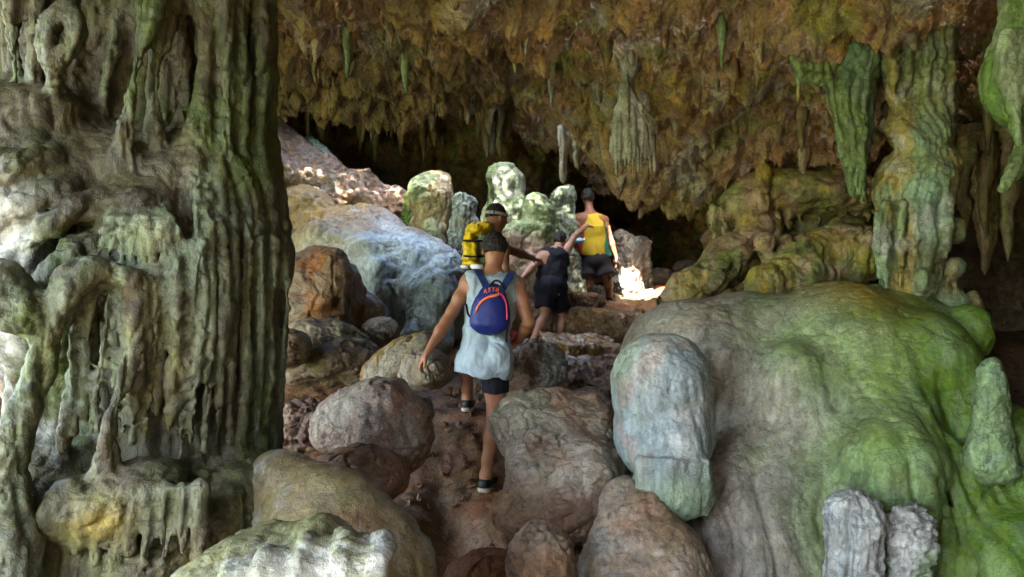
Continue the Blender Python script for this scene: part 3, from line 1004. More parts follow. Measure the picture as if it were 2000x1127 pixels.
boulder('boulder', at(640, 690, 6.0), (.42, .4, .26), 15, 'lumpy brown boulder in the shade below the rusty one', lambda p: p.lay('BROWN', np.ones(len(p.p)) * .7).patch('WARM', 2.5, 0, .4, 2, .7).patch('OLIVE', 3, .1, .5, 3, .5), lump=.09, crk=.02)
boulder('boulder', at(565, 680, 5.4), (.16, .2, .14), 16, 'small dark rock in the corner beside the olive column', lambda p: p.lay('BROWN', np.ones(len(p.p)) * .8).patch('OLIVE', 3, .1, .5, 3, .5))
boulder('boulder', at(745, 650, 6.6), (.17, .2, .14), 17, 'pale brown cobble at the foot of the blue grey flowstone', lambda p: p.lay('WARM', np.ones(len(p.p)) * .8).patch('BROWN', 3, .1, .5, 3, .5))
boulder('boulder', at(700, 610, 6.9), (.24, .2, .2), 18, 'tan rock wedged left of the blue grey flowstone', lambda p: p.lay('WARM', np.ones(len(p.p)) * .7).patch('OCHRE', 3, .1, .5, 3, .5))
boulder('boulder', at(610, 830, 4.6), (.24, .25, .14), 19, 'flaky reddish rubble rock left of the round pinkish boulder', lambda p: p.lay('MUD', np.ones(len(p.p)) * .7).patch('PINK', 3, .0, .4, 3, .7), lump=.04, fine=.02)
boulder('boulder', at(700, 930, 4.0), (.26, .25, .16), 20, 'dark reddish rock below the round pinkish boulder', lambda p: p.lay('MUD', np.ones(len(p.p)) * .8).patch('BROWN', 3, .0, .4, 3, .7))
boulder('boulder', at(812, 800, 4.9), (.13, .14, .09), 21, 'small brown rock between the round boulder and the muddy path', lambda p: p.lay('WARM', np.ones(len(p.p)) * .6).patch('MUD', 3, .0, .4, 3, .7))

# steps up to the sunlit ledge
def ledge(px, py, Y, half, rot, seed, label, pigf, mat=M_ROUGH, rnd=.05, cat='rock slab', **rel):
    c = at(px, py, Y)
    half = np.array(half)
    m = np.linalg.norm(half) + .08
    s = SDF(c - m, c + m, .011 if half.max() < .4 else .014)
    s.box(c, half, rnd, .02, rot)
    kw = dict(lump=.035, lf=4, fine=.014, nf=14, crk=.012, cf=5, seed=seed)
    kw.update(rel)
    return rock('rock_ledge', s, mat, pigf, label, cat, 'rock steps climbing to the sunlit ledge', **kw)

P_STEP = lambda p: p.lay('TAN', np.ones(len(p.p)) * .8).patch('BROWN', 2.5, -.1, .4, 2, .8).patch('OCHRE', 3, .2, .5, 4, .5)
P_RED = lambda p: p.lay('MUD', np.ones(len(p.p)) * .6).patch('PINK', 3, -.1, .4, 2, .7)
ledge(1130, 676, 8.0, (.42, .30, .09), (R(10), R(4), R(8)), 1, 'wet shining step under the climber in black', P_STEP, mat=M_WET, rnd=.03, lump=.03, lf=6, fine=.004, crk=.02)
ledge(1175, 640, 8.7, (.50, .32, .21), (R(3), R(2), R(-8)), 2, 'brown block step behind the climber in black', P_STEP)
ledge(1110, 604, 9.35, (.38, .30, .22), (0, R(4), R(12)), 3, 'brown block directly below the climber in the striped top', P_STEP)
ledge(1165, 716, 7.1, (.36, .26, .07), (R(4), R(-2), R(5)), 4, 'dark flat slab below the wet step', P_STEP, mat=M_WET)
ledge(1160, 748, 6.4, (.22, .22, .09), (R(6), R(3), R(-12)), 5, 'reddish flat stone beside the pale grey dome stalagmite', P_RED)
ledge(1205, 716, 6.9, (.24, .2, .07), (0, 0, R(20)), 6, 'thin reddish slab leaning against the green mound', P_RED)
ledge(1130, 790, 5.7, (.26, .25, .07), (R(5), 0, R(15)), 7, 'low muddy slab between the grey pointed rock and the dome', P_RED)
# the rock that the sun strikes
s = SDF(at(1085, 640, 10.2) - np.array([.1, .6, .1]), at(1300, 490, 10.2) + np.array([.2, .7, .1]), .011)
s.box(at(1195, 590, 10.2), (.46, .34, .12), .03, .03, (R(16), R(14), R(-10))).box(at(1126, 555, 10.3), (.18, .22, .20), .03, .03, (R(25), R(35), R(10))).box(at(1250, 593, 10.15), (.20, .25, .17), .03, .03, (R(10), R(-8), R(20)))
rock('boulder', s, M_ROUGH, lambda p: p.lay('PALE', np.ones(len(p.p)) * .7).patch('OCHRE', 3, -.1, .5, 1, .7), 'jagged pale ledge in bright sunlight at the feet of the climber in the striped top', 'boulder', 'boulders and rocks of the cave floor', lump=.05, lf=5, fine=.02, nf=10, crk=.02, cf=4, seed=3)

# ================================================================= grey dome stalagmite
s = SDF((.40, 3.35, -.1), (1.30, 4.75, 1.4), .0105)
s.cone(at(1292, 745, 4.15), at(1296, 850, 4.15), .265, .275, .05)
s.ell(at(1290, 745, 4.15), (.285, .28, .25), .05)
s.cone(at(1318, 850, 4.0), at(1318, 935, 3.95), .185, .20, .03).ell(at(1318, 955, 3.93), (.205, .2, .17), .03)
s.cone(at(1330, 940, 4.3), at(1330, 1130, 4.3), .10, .14, .05)
for i in range(9):
    x0 = 1252 + 16 * i
    s.cone(at(x0, 900, 3.77 + .03 * abs(i - 4) / 2), at(x0 - 2, 985 + 18 * ((i * 7) % 3) / 2, 3.77 + .03 * abs(i - 4) / 2), .026, .018, .02)
rock('stalagmite', s, M_SMOOTH, lambda p: p.lay('BLUEG', np.ones(len(p.p)) * .9).patch('PALE', 3, .0, .5, 1, .6).patch('LGREEN', 2.0, .0, .5, 2, .55, .4).lay('LGREEN', sst(.75, .35, p.p[:, 2]) * .55).patch('PINK', 3, .3, .6, 5, .4),
     'pale grey domed stalagmite with a ragged skirt, right of the path', 'stalagmite', lump=.02, lf=3.5, flute=.018, ff=11, fz=.06, warp=.1, fine=.0022, nf=30, crk=.004, cf=6, seed=1)

# ================================================================= green flowstone mound
s = SDF((.55, 3.0, -.4), (3.55, 6.3, 1.75), .0165)
s.ell(at(1350, 720, 5.2), (.52, .6, .50), .15).ell(at(1450, 690, 5.4), (.45, .6, .46), .15)
s.ell(at(1640, 790, 5.1), (.72, .8, .86), .15).ell(at(1590, 1010, 4.95), (.98, .92, 1.12), .2).ell(at(1730, 690, 5.3), (.55, .6, .50), .12).ell(at(1795, 700, 4.75), (.30, .4, .30), .08)
s.cone(at(1548, 770, 4.68), at(1555, 1000, 4.42), .22, .30, .2).ell(at(1548, 745, 4.54), (.15, .16, .22), .16)
s.cone(at(1730, 790, 4.55), at(1740, 900, 4.15), .24, .27, .14).ell(at(1738, 920, 4.06), (.29, .28, .26), .05)
s.cone(at(1860, 760, 4.6), at(1960, 1150, 4.1), .25, .36, .10).cone(at(1640, 1000, 4.3), at(1640, 1180, 4.2), .32, .42, .1)
s.ell(at(1960, 950, 4.3), (.3, .4, .5), .1).ell(at(1975, 1110, 4.0), (.4, .5, .36), .12).ell((1.35, 4.45, -.40), (.80, .62, .95), .25).ell((2.3, 4.75, -.45), (.95, .75, .95), .2).ell(at(1890, 650, 4.9), (.14, .2, .2), .06)
for i in range(9):   # hanging teeth under the green bulge
    x0 = 1650 + 24 * i
    s.cone(at(x0, 970, 3.82 + .012 * (i - 4) ** 2 / 2), at(x0, 1020 + 14 * ((i * 5) % 3), 3.87 + .012 * (i - 4) ** 2 / 2), .03, .018, .025)
for i in range(6):   # folds sweeping down on the right
    pts = [at(1805 + 14 * i, 800 + 20 * i, 4.18 + .02 * i), at(1850 + 15 * i, 900, 4.05), at(1868 + 17 * i, 980, 3.98), at(1850 + 18 * i, 1060, 3.92), at(1835 + 20 * i, 1150, 3.9)]
    s.chain(list(spline(pts, 10)), [.03] * 10, .03)
for x0, x1 in ((1455, 1400), (1500, 1470), (1560, 1540), (1600, 1600), (1480, 1430)):
    s.chain(list(spline([at(x0, 860, 4.50), at((x0 + x1) / 2 + 8, 960, 4.39), at(x1, 1150, 4.36)], 8)), [.02, .03, .035, .04, .045, .05, .05, .05], .06)
def pig_green(p):
    v = p.p
    p.lay('CREAM', np.ones(len(v)) * .8)
    p.patch('WARM', 1.8, .0, .5, 8, .4)
    p.patch('GREY', 2.4, .1, .5, 18, .3)
    wob = .3 * fbm(v * 1.8, 4, .55, 2)
    p.lay('LGREEN', sst(1.25, 2.0, v[:, 0] + wob) * .7)
    p.lay('YGREEN', sst(1.6, 2.35, v[:, 0] + wob * 1.5 - .3 * v[:, 2] + .3) * .8)
    p.lay('GREEN', sst(2.2, 3.0, v[:, 0] + wob * 1.8 - .3 * v[:, 2] + .3) * .7)
    p.patch('GREEN', 3.2, .1, .5, 15, .6, mask=sst(1.7, 2.3, v[:, 0]))
    p.lay('OCHRE', np.exp(-((v[:, 0] - 2.35) / .35) ** 2 - ((v[:, 2] - 1.5) / .16) ** 2) * .75)
    p.patch('LGREEN', 2.5, .1, .5, 6, .6, mask=sst(1.5, 2.2, v[:, 0]))
    p.lay('SLATE', sst(.75, .15, v[:, 2] + .2 * fbm(v * 2, 3, .5, 6)) * sst(2.0, 1.5, v[:, 0]) * .5)
    p.lay('LGREEN', np.exp(-((v[:, 0] - 2.05) / .3) ** 2 - ((v[:, 2] - .42) / .16) ** 2) * .75)
    return p
gm = rock('flowstone_mound', s, M_SMOOTH, pig_green, 'huge rounded flowstone mound, grey on the left turning green, at the right', 'flowstone',
          lump=.016, lf=2.2, flute=.085, ff=5.0, fz=.03, fy=.12, warp=.16, fine=.0025, nf=22, crk=.012, cf=2.2, seed=2, fmask=lambda v: sst(1.2, .4, v[:, 2]) * .8 + .2)

def unit_(q):
    return q / np.linalg.norm(q)


def stub(px0, px1, top, bot, Y, seed, label, pigf, name='stalagmite', point=.5, **rel):
    c0, c1 = at((px0 + px1) / 2, bot, Y), at((px0 + px1) / 2, top, Y)
    r = (px1 - px0) / 2 / FPX * Y
    m = r * 1.9 + .06
    s = SDF(np.minimum(c0, c1) - m, np.maximum(c0, c1) + m, max(.008, r / 16))
    hgt = c1[2] - c0[2]
    s.cone(c0, c0 + (c1 - c0) * max(.1, 1 - 1.1 * r / hgt * point), r * .98, r * (1 - .45 * point), r * .5)
    s.ell(c0 + (c1 - c0) * (1 - .5 * min(1, r / hgt)), (r * (1 - .45 * point), r * (1 - .45 * point), min(hgt * .5, r)), r * .4)
    rq = np.random.RandomState(seed * 7 + 1)
    if seed > 10:
        s.cone(c0 + [rq.uniform(-.3, .3) * r, 0, -.1], c0 + (c1 - c0) * .45, r * 1.3, r * .85, r * .6)
        for q in range(4):
            t_ = rq.uniform(.15, .8)
            s.ell(c0 + (c1 - c0) * t_ + np.array([rq.uniform(-.75, .75), rq.uniform(-.9, -.2), 0]) * r * (1 - .3 * t_), np.array([.42, .42, rq.uniform(.5, 1.1)]) * r, r * .35)
        d_ = unit_(np.array([rq.uniform(-.9, .9), rq.uniform(-.5, .1), 1.0]))
        s.cut(c1 - np.array([0, 0, .02 * r]), d_, r * .5)
    kw = dict(lump=.16 * r, lf=.9 / r, flute=.24 * r, ff=2.4 / r, fz=.12, fine=.006, nf=24, crk=.01, cf=6, seed=seed)
    kw.update(rel)
    return rock(name, s, M_FLOW, pigf, label, 'stalagmite', 'stalagmites', **kw)

stub(1612, 1722, 990, 1180, 3.65, 1, 'ribbed white stalagmite stub at the bottom edge under the green mound', lambda p: p.lay('PALE', np.ones(len(p.p))).patch('BLUEG', 5, .2, .5, 1, .4), point=.3, flute=.045, ff=15, fz=.04, warp=.05, lump=.01)
stub(1728, 1822, 1020, 1180, 3.7, 2, 'knobbly pale green stalagmite stub at the bottom edge, right of the white one', lambda p: p.lay('PALE', np.ones(len(p.p))).patch('LGREEN', 4, -.2, .4, 1, .8), point=.2, flute=.01, lump=.04, lf=12)
stub(1885, 1985, 720, 900, 4.0, 3, 'pointed pale green stalagmite at the right edge beside the mound', lambda p: p.lay('LGREEN', np.ones(len(p.p))).patch('TEAL', 3, -.1, .4, 2, .6), point=1.0, flute=.006, lump=.012)

# ================================================================= right column
s = SDF((1.95, 4.3, 1.2), (3.75, 6.0, 3.9), .0125)
Y0 = 5.15
s.cone(at(1785, -60, Y0), at(1800, 250, Y0), .23, .15, .05)
s.cone(at(1728, -60, Y0 - .05), at(1768, 330, Y0 - .08), .12, .05, .03)
for px, py1, r in ((1745, 180, .05), (1775, 160, .05), (1810, 220, .05), (1838, 300, .04), (1856, 260, .035), (1790, 120, .05), (1730, 60, .045), (1706, 80, .04)):
    s.chain([at(px - 6, -60, Y0 - .18), at(px - 2, py1 * .5, Y0 - .19), at(px + 2, py1, Y0 - .14)], [r * 1.3, r, r * .45], .025)
s.cone(at(1862, 60, Y0), at(1858, 400, Y0), .035, .028, .02)
s.ell(at(1790, 240, Y0), (.19, .2, .24), .05).ell(at(1825, 260, Y0 - .14), (.10, .1, .13), .04).ell(at(1765, 250, Y0 - .1), (.11, .1, .15), .04).ell(at(1800, 285, Y0 - .12), (.13, .12, .10), .05)
s.ell(at(1790, 350, Y0), (.27, .26, .22), .05).cone(at(1785, 360, Y0), at(1778, 545, Y0), .25, .20, .05).ell(at(1835, 330, Y0 - .05), (.15, .15, .16), .05).ell(at(1745, 380, Y0 - .05), (.14, .15, .16), .05)
for px, a, b, r in ((1730, 400, 560, .035), (1760, 395, 555, .03), (1785, 400, 545, .035), (1838, 360, 500, .04), (1812, 350, 560, .05), (1850, 390, 480, .04), (1715, 420, 540, .03)):
    s.chain([at(px + 3, a, Y0 - .23), at(px, (a + b) / 2, Y0 - .22), at(px, b, Y0 - .18)], [r * .8, r * .9, r * .6], .05)
s.ell(at(1865, 525, Y0 - .1), (.075, .075, .075), .03).ell(at(1862, 450, Y0 - .05), (.08, .08, .10), .03).ell(at(1800, 545, Y0 - .2), (.05, .06, .09), .02)
s.cone(at(1820, 540, Y0), at(1880, 640, Y0), .13, .12, .05).cone(at(1860, 570, Y0), at(1900, 680, Y0 - .05), .06, .07, .04).cone(at(1900, 580, Y0), at(1920, 680, Y0 - .05), .05, .06, .04)
rc = rock('flowstone_column', s, M_FLOW, lambda p: p.lay('LGREEN', np.ones(len(p.p)) * .85).patch('TEAL', 3, .0, .5, 1, .6).patch('OLIVE', 2.6, .0, .45, 2, .6, .3).lay('OLIVE', sst(2.4, 2.8, p.p[:, 2]) * .55).patch('OCHRE', 3.2, .1, .5, 4, .55, .35).patch('BROWN', 4, .15, .5, 6, .5, .2).patch('PALE', 4, .25, .6, 7, .5),
          'slender pale green dripstone column standing on the mound, right of the cave', 'column', lump=.014, lf=5, flute=.022, ff=14, fz=.12, fine=.006, nf=28, crk=.005, cf=8, seed=6)

# green drapery hanging left of it
s = SDF((1.8, 4.7, 2.0), (2.85, 5.6, 3.5), .012)
s.ell(at(1650, 120, 5.2), (.24, .2, .16), .05).cone(at(1655, 140, 5.2), at(1672, 370, 5.15), .15, .05, .04).cone(at(1690, 140, 5.25), at(1690, 300, 5.22), .09, .03, .03)
for i in range(11):
    x0 = 1545 + 15 * i
    s.chain([at(x0, 105, 5.08), at(x0 + (1660 - x0) * .2, 180 if i > 4 else 150, 5.05), at(x0 + (1670 - x0) * .45, (215 + 18 * i) if i > 4 else 165, 5.06)], [.03, .028, .012], .02)
rock('drapery', s, M_FLOW, lambda p: p.lay('GREEN', np.ones(len(p.p)) * .75).patch('OLIVE', 4, -.1, .4, 1, .7, .2).patch('TEAL', 5, .1, .5, 2, .5, .2), 'dark green tapering drapery hanging from the ceiling left of the slender column', 'stalactite', 'large hanging stalactites', lump=.01, flute=.03, ff=17, fz=.07, fine=.005, seed=4)
# big green stalactite at the right edge
s = SDF((1.95, 2.9, 1.9), (3.15, 4.1, 3.8), .011)
s.ell(at(2010, 150, 3.6), (.20, .22, .27), .05).cone(at(2020, 60, 3.6), at(2060, -100, 3.6), .16, .22, .06).cone(at(1990, 190, 3.55), at(1993, 275, 3.52), .075, .025, .03)
for px, e in ((1958, 180), (1970, 220), (1985, 285), (2005, 260), (2025, 270)):
    s.chain([at(px + 6, 70, 3.42), at(px, 140, 3.39), at(px + 3, e, 3.46)], [.03, .028, .014], .02)
rock('stalactite', s, M_FLOW, lambda p: p.lay('LGREEN', np.ones(len(p.p)) * .7).patch('GREEN', 4, -.2, .4, 1, .75, .25), 'bulbous bright green stalactite cut off by the right edge', 'stalactite', 'large hanging stalactites', lump=.01, flute=.022, ff=16, fz=.08, fine=.004, seed=8)
s = SDF((2.3, 3.5, 1.75), (3.2, 4.4, 2.6), .011)
s.chain([at(2040, 260, 3.95), at(1990, 315, 3.9), at(1960, 370, 3.88)], [.09, .055, .02], .03)
rock('stalactite', s, M_FLOW, lambda p: p.lay('GREEN', np.ones(len(p.p)) * .7).patch('GOLD', 4, -.1, .4, 1, .6), 'slanting mossy stalactite spike at the right edge under the bulbous green one', 'stalactite', 'large hanging stalactites', lump=.015, lf=8, flute=.02, ff=14, seed=9)
# pale ribbed stalactite in the middle of the ceiling
s = SDF((.5, 5.1, 2.2), (1.5, 6.1, 3.6), .0105)
Y1 = 5.6
s.cone(at(1225, 150, Y1), at(1222, 290, Y1), .04, .12, .04).cone(at(1255, 190, Y1), at(1260, 290, Y1), .045, .08, .03).ell(at(1230, 120, Y1), (.08, .1, .12), .05)
for i in range(11):
    x0 = 1196 + 8.2 * i
    yy = Y1 - .13 + .012 * abs(i - 4)
    s.chain([at(1222 + (x0 - 1222) * .25, 150 + 6 * abs(i - 3), Y1 - .06), at(x0, 240, yy), at(x0, 318 + 24 * ((i * 7) % 4) / 3, yy + .02)], [.018, .022, .010], .014)
rock('stalactite', s, M_FLOW, lambda p: p.lay('PALE', np.ones(len(p.p)) * 1.0).lay('WARM', sst(.96, 1.02, p.p[:, 0]) * .7).patch('OLIVE', 4, .1, .5, 2, .6, .2), 'pale ribbed cone stalactite hanging in the middle of the ceiling', 'stalactite', 'large hanging stalactites', lump=.008, flute=.035, ff=17, fz=.05, warp=.05, fine=.003, seed=2)

# ================================================================= ochre flowstone behind the mound
s = SDF((1.3, 5.7, .7), (3.7, 7.9, 3.05), .0185)
s.ell(at(1560, 385, 7.0), (.75, .6, .26), .1, rot=(0, R(8), 0)).ell(at(1450, 400, 6.8), (.24, .3, .20), .08).ell(at(1660, 380, 6.8), (.30, .3, .22), .08)
s.ell(at(1600, 470, 7.2), (.7, .5, .3), .1).ell(at(1500, 480, 6.9), (.25, .25, .16), .06).ell(at(1420, 470, 6.9), (.13, .15, .11), .05).ell(at(1405, 500, 6.9), (.1, .12, .08), .05)
s.chain([at(1490, 440, 6.7), at(1420, 510, 6.6), at(1340, 570, 6.5), at(1290, 640, 6.5)], [.16, .19, .18, .18], .08)
s.chain([at(1660, 460, 6.5), at(1570, 510, 6.4), at(1500, 560, 6.3)], [.18, .2, .2], .08).ell(at(1680, 500, 6.3), (.25, .25, .26), .08).ell(at(1560, 545, 6.4), (.35, .3, .22), .08)
s.ell(at(1540, 480, 6.6), (.12, .13, .10), .04).ell(at(1390, 545, 6.45), (.14, .15, .16), .05)
s.cone(at(1490, 260, 6.55), at(1490, 400, 6.5), .05, .07, .04)
for i in range(26):
    rsx = np.random.RandomState(40 + i)
    px = rsx.uniform(1385, 1700)
    yb = np.interp(px, [1385, 1500, 1600, 1700], [440, 440, 430, 415])
    s.cone(at(px, yb - 35, 6.62 + .1 * rsx.rand()), at(px, yb + rsx.uniform(0, 30), 6.62 + .1 * rsx.rand()), rsx.uniform(.03, .055), .012, .03)
for i in range(16):
    rsx = np.random.RandomState(80 + i)
    c = at(rsx.uniform(1440, 1700), rsx.uniform(450, 570), rsx.uniform(6.3, 6.7))
    s.ell(c, rsx.uniform(.05, .12, 3), .04)
rock('flowstone', s, M_FLOW, lambda p: p.lay('OCHRE', np.ones(len(p.p)) * .6).patch('OLIVE', 2, -.25, .3, 1, .85).patch('GREEN', 2.6, .0, .4, 2, .5).patch('PINK', 2.4, .1, .5, 3, .6).patch('GOLD', 2.2, .15, .5, 5, .6), 'lumpy ochre and moss green flowstone ledge behind the green mound', 'flowstone',
     lump=.04, lf=3, flute=.04, ff=6, fz=.25, fine=.007, nf=16, crk=.035, cf=2.4, seed=5)

# ================================================================= far left: pale flowstone, debris slope, stalagmites
s = SDF((-3.5, 7.0, .5), (-.15, 10.2, 3.0), .0195)
s.ell(at(790, 570, 8.3), (.75, .75, .72), .15, rot=(0, R(14), 0)).ell(at(860, 580, 8.0), (.36, .4, .55), .08).ell(at(720, 520, 8.0), (.45, .45, .40), .1).ell(at(640, 500, 8.2), (.45, .5, .40), .15).ell(at(700, 460, 8.7), (.6, .5, .36), .2).ell(at(590, 420, 8.9), (.45, .5, .36), .2)
s.cone(at(735, 545, 7.6), at(742, 640, 7.5), .13, .14, .05).ell(at(735, 530, 7.6), (.13, .13, .16), .05).cone(at(840, 560, 7.55), at(840, 660, 7.45), .22, .26, .06)
rock('flowstone', s, M_SMOOTH, lambda p: p.lay('BLUEW', np.ones(len(p.p)) * .95).patch('WARM', 1.6, .1, .6, 1, .4).lay('BROWN', sst(1.95, 2.3, p.p[:, 2] + .2 * fbm(p.p * 2, 3)) * .75).lay('OCHRE', sst(-1.4, -2.0, p.p[:, 0] + .3 * fbm(p.p * 2, 3, .5, 4)) * .55).patch('PALE', 2, .2, .6, 8, .6),
     'blue grey rounded flowstone boulder behind the walker with the blue backpack', 'flowstone', lump=.05, lf=2.5, flute=.03, ff=4, fz=.3, fine=.008, nf=16, crk=.02, cf=2.5, seed=7)

# debris slope
s = SDF((-4.4, 8.2, 1.2), (-.3, 11.0, 3.75), .022)
s.chain([at(440, 240, 9.6), at(560, 330, 9.5), at(680, 400, 9.4), at(850, 455, 9.3), at(960, 520, 9.2)], [.55, .40, .42, .36, .3], .15)
s.ell(at(690, 365, 9.4), (.25, .25, .19), .1).ell(at(560, 410, 8.9), (.35, .3, .22), .08).ell(at(560, 340, 9.2), (.25, .3, .25), .08)
rock('debris_slope', s, M_ROUGH, lambda p: p.lay('PINK', np.ones(len(p.p)) * .7).patch('BROWN', 2, -.1, .4, 1, .6).patch('GREY', 3, .2, .6, 2, .5).patch('OLIVE', 2, .1, .5, 4, .5, mask=sst(2.7, 2.3, p.p[:, 2])), kind='structure',
     lump=.07, lf=3, fine=.018, nf=9, crk=.03, cf=4, pit=.03, pf=5, seed=3)

P_SG = lambda p: p.lay('LGREEN', np.ones(len(p.p)) * .6).patch('GREY', 3, -.1, .4, 1, .7).patch('GREEN', 3, .1, .5, 2, .5)
P_SY = lambda p: p.lay('GOLD', np.ones(len(p.p)) * .6).patch('LGREEN', 3, -.2, .4, 1, .8).lay('WARM', sst(-.95, -.75, p.p[:, 0]) * .8)
stub(578, 660, 272, 420, 9.7, 11, 'pale capped stalagmite high on the slope at the far left', lambda p: p.lay('WARM', np.ones(len(p.p))).lay('BLUEG', sst(3.05, 3.2, p.p[:, 2]) * .9).lay('LGREEN', sst(3.3, 3.4, p.p[:, 2]) * .8), point=.7)
stub(795, 890, 336, 480, 8.9, 12, 'stout yellow green stalagmite on the slope left of the teal one', P_SY, point=.5, lump=.03)
stub(786, 822, 375, 440, 8.8, 18, 'tiny bright green stump leaning against the stout yellow green stalagmite', lambda p: p.lay('GREEN', np.ones(len(p.p))), point=.7)
stub(880, 936, 378, 490, 8.6, 13, 'small teal grey stalagmite left of the yellow backpack', lambda p: p.lay('TEAL', np.ones(len(p.p)) * .5).patch('GREY', 4, -.1, .4, 1, .6), point=.5)
stub(935, 1040, 318, 560, 9.4, 14, 'tall grey green stalagmite behind the man with the headband', P_SG, point=.8)
def p15(p):
    return p.lay('PINK', np.ones(len(p.p)) * .7).patch('WARM', 3, 0, .4, 2, .6).lay('LGREEN', sst(1.95, 2.2, p.p[:, 2] + .12 * fbm(p.p * 3, 3)) * .9).patch('GREEN', 2.5, .15, .5, 5, .5, mask=sst(2.1, 2.3, p.p[:, 2]))
s = SDF(at(960, 640, 9.0) - .8, at(1120, 360, 9.0) + .8, .016)
s.cone(at(1050, 420, 9.0), at(1045, 600, 9.0), .20, .42, .1).ell(at(1050, 410, 9.0), (.19, .2, .20), .08).ell(at(1005, 470, 8.9), (.22, .25, .22), .1).ell(at(1020, 540, 8.9), (.36, .35, .4), .1)
rock('stalagmite', s, M_FLOW, p15, 'broad stalagmite with a bright green top between the headband man and the black clad climber', 'stalagmite', 'stalagmites', lump=.04, lf=4, flute=.03, ff=9, fz=.15, fine=.008, nf=18, crk=.01, seed=15)
stub(1070, 1132, 362, 560, 9.8, 16, 'slim grey stalagmite left of the climber in the striped top', P_SG, point=.7)
stub(1196, 1256, 452, 600, 10.3, 17, 'rough grey stalagmite right of the climber in the striped top', lambda p: p.lay('GREY', np.ones(len(p.p))).patch('PINK', 3, 0, .4, 2, .5), point=.5, lump=.05, flute=.03)
stub(1228, 1275, 462, 590, 10.7, 19, 'smooth dim stalagmite at the mouth of the dark passage', lambda p: p.lay('WARM', np.ones(len(p.p)) * .6), point=.6)
stalactite(at(1100, 255, 8.6), .62, .06, 77, ('PALE', 'WARM', 'OLIVE'), ceiling, tip=.5)
stalactite(at(1128, 260, 8.4), .42, .07, 78, ('WARM', 'OLIVE', 'BROWN'), ceiling, tip=.3)
# rubble in the dark passage
for i, (px, py, yy, r) in enumerate(((1330, 575, 9.8, .18), (1290, 545, 10.8, .2), (1370, 560, 10.6, .22), (1310, 605, 9.2, .18), (1340, 530, 11.5, .22))):
    boulder('boulder', at(px, py, yy), (r, r, r * .8), 60 + i, ('dim rubble block in the dark passage nearest the ochre ledge', 'dim rubble block behind the smooth dim stalagmite', 'dim wide rubble block deep in the dark passage', 'low rubble block where the passage meets the mound', 'farthest rubble block in the dark passage')[i], lambda p: p.lay('DARK', np.ones(len(p.p)) * .8).patch('BROWN', 2, 0, .5, 1, .6), h=.02)

rsx = np.random.RandomState(3)
vv, ff, nv = [], [], 0
for i in range(420):
    y = rsx.uniform(3.4, 9.0)
    x = rsx.normal(-.05, .35 + .06 * y)
    r = rsx.uniform(.008, .034) * (1.3 if rsx.rand() < .15 else 1)
    th = np.linspace(0, 2 * np.pi, 8, endpoint=False)
    ph = np.linspace(-1.45, 1.45, 5)
    q = np.stack([np.cos(ph)[:, None] * np.cos(th)[None, :], np.cos(ph)[:, None] * np.sin(th)[None, :], np.sin(ph)[:, None] + 0 * th[None, :]], -1).reshape(-1, 3)
    q = q * rsx.uniform(.6, 1.2, 3) * r * (1 + .22 * rsx.normal(size=(len(q), 1)))
    z = float(floor_z(np.array([x]), np.array([y]))[0])
    vv.append(q + [x, y, z + .02])
    a_ = np.arange(4)[:, None] * 8; b_ = np.arange(8)[None, :]
    ff.append(np.stack([a_ + b_, a_ + (b_ + 1) % 8, a_ + 8 + (b_ + 1) % 8, a_ + 8 + b_], -1).reshape(-1, 4) + nv)
    nv += len(q)
vv = np.concatenate(vv)
o = mesh_obj('rubble', vv, np.concatenate(ff), M_ROUGH, colr=Pig(vv, None, 'MUD').patch('PINK', 9, -.2, .3, 1, .8).patch('WARM', 13, 0, .4, 2, .8).c, base=(0, 0, 0), smooth=False, kind='stuff')
tag(o, 'loose brown stone chips scattered along the muddy path', 'rubble')

# ================================================================= people
M_SKIN = plain_mat('tanned_skin', (.33, .145, .075), rough=.45, var=.10, scale=14, bump=.08, sss=.15)
M_SKIN2 = plain_mat('brown_skin', (.22, .095, .05), rough=.5, var=.10, scale=14, bump=.08, sss=.12)
M_SKIN3 = plain_mat('fair_skin', (.34, .185, .125), rough=.5, var=.08, scale=14, bump=.08, sss=.15)
M_HAIR = plain_mat('dark_hair', (.008, .006, .005), rough=.75, var=.5, scale=90, bump=.6)
M_SHIRT = plain_mat('pale_blue_cotton', (.33, .405, .46), rough=.85, var=.07, scale=22, bump=.25, spec=.2)
M_BLACK = plain_mat('black_cloth', (.006, .0065, .010), rough=.85, var=.2, scale=30, bump=.25, spec=.25)
M_NAVY = plain_mat('navy_cloth', (.004, .0045, .010), rough=.85, var=.2, scale=30, bump=.25, spec=.25)
M_CHAR = plain_mat('charcoal_cloth', (.018, .017, .023), rough=.85, var=.2, scale=30, bump=.25, spec=.25)
M_SHOE = plain_mat('black_shoe', (.008, .008, .010), rough=.5, var=.2, scale=40)
M_SOLE = plain_mat('grey_rubber_sole', (.42, .38, .30), rough=.7, var=.15, scale=40)
M_BLUE = plain_mat('royal_blue_nylon', (.006, .015, .15), rough=.55, var=.12, scale=45, bump=.2)
M_DBLUE = plain_mat('dark_blue_webbing', (.010, .030, .11), rough=.7, var=.15, scale=60, bump=.3)
M_ORANGE = plain_mat('orange_zip', (.85, .16, .05), rough=.5, var=.15, scale=60)
M_PINK = plain_mat('pink_zip', (.80, .06, .16), rough=.5, var=.15, scale=60)
M_YEL = plain_mat('yellow_dry_fabric', (.62, .42, .004), rough=.42, var=.12, scale=25, bump=.3)
M_OLV = plain_mat('olive_webbing', (.14, .20, .10), rough=.8, var=.2, scale=40)
M_WHITE = plain_mat('white_plastic', (.8, .8, .8), rough=.3, var=.03, scale=20)
M_CYAN = plain_mat('light_blue_plastic', (.25, .55, .75), rough=.3, var=.05, scale=20)
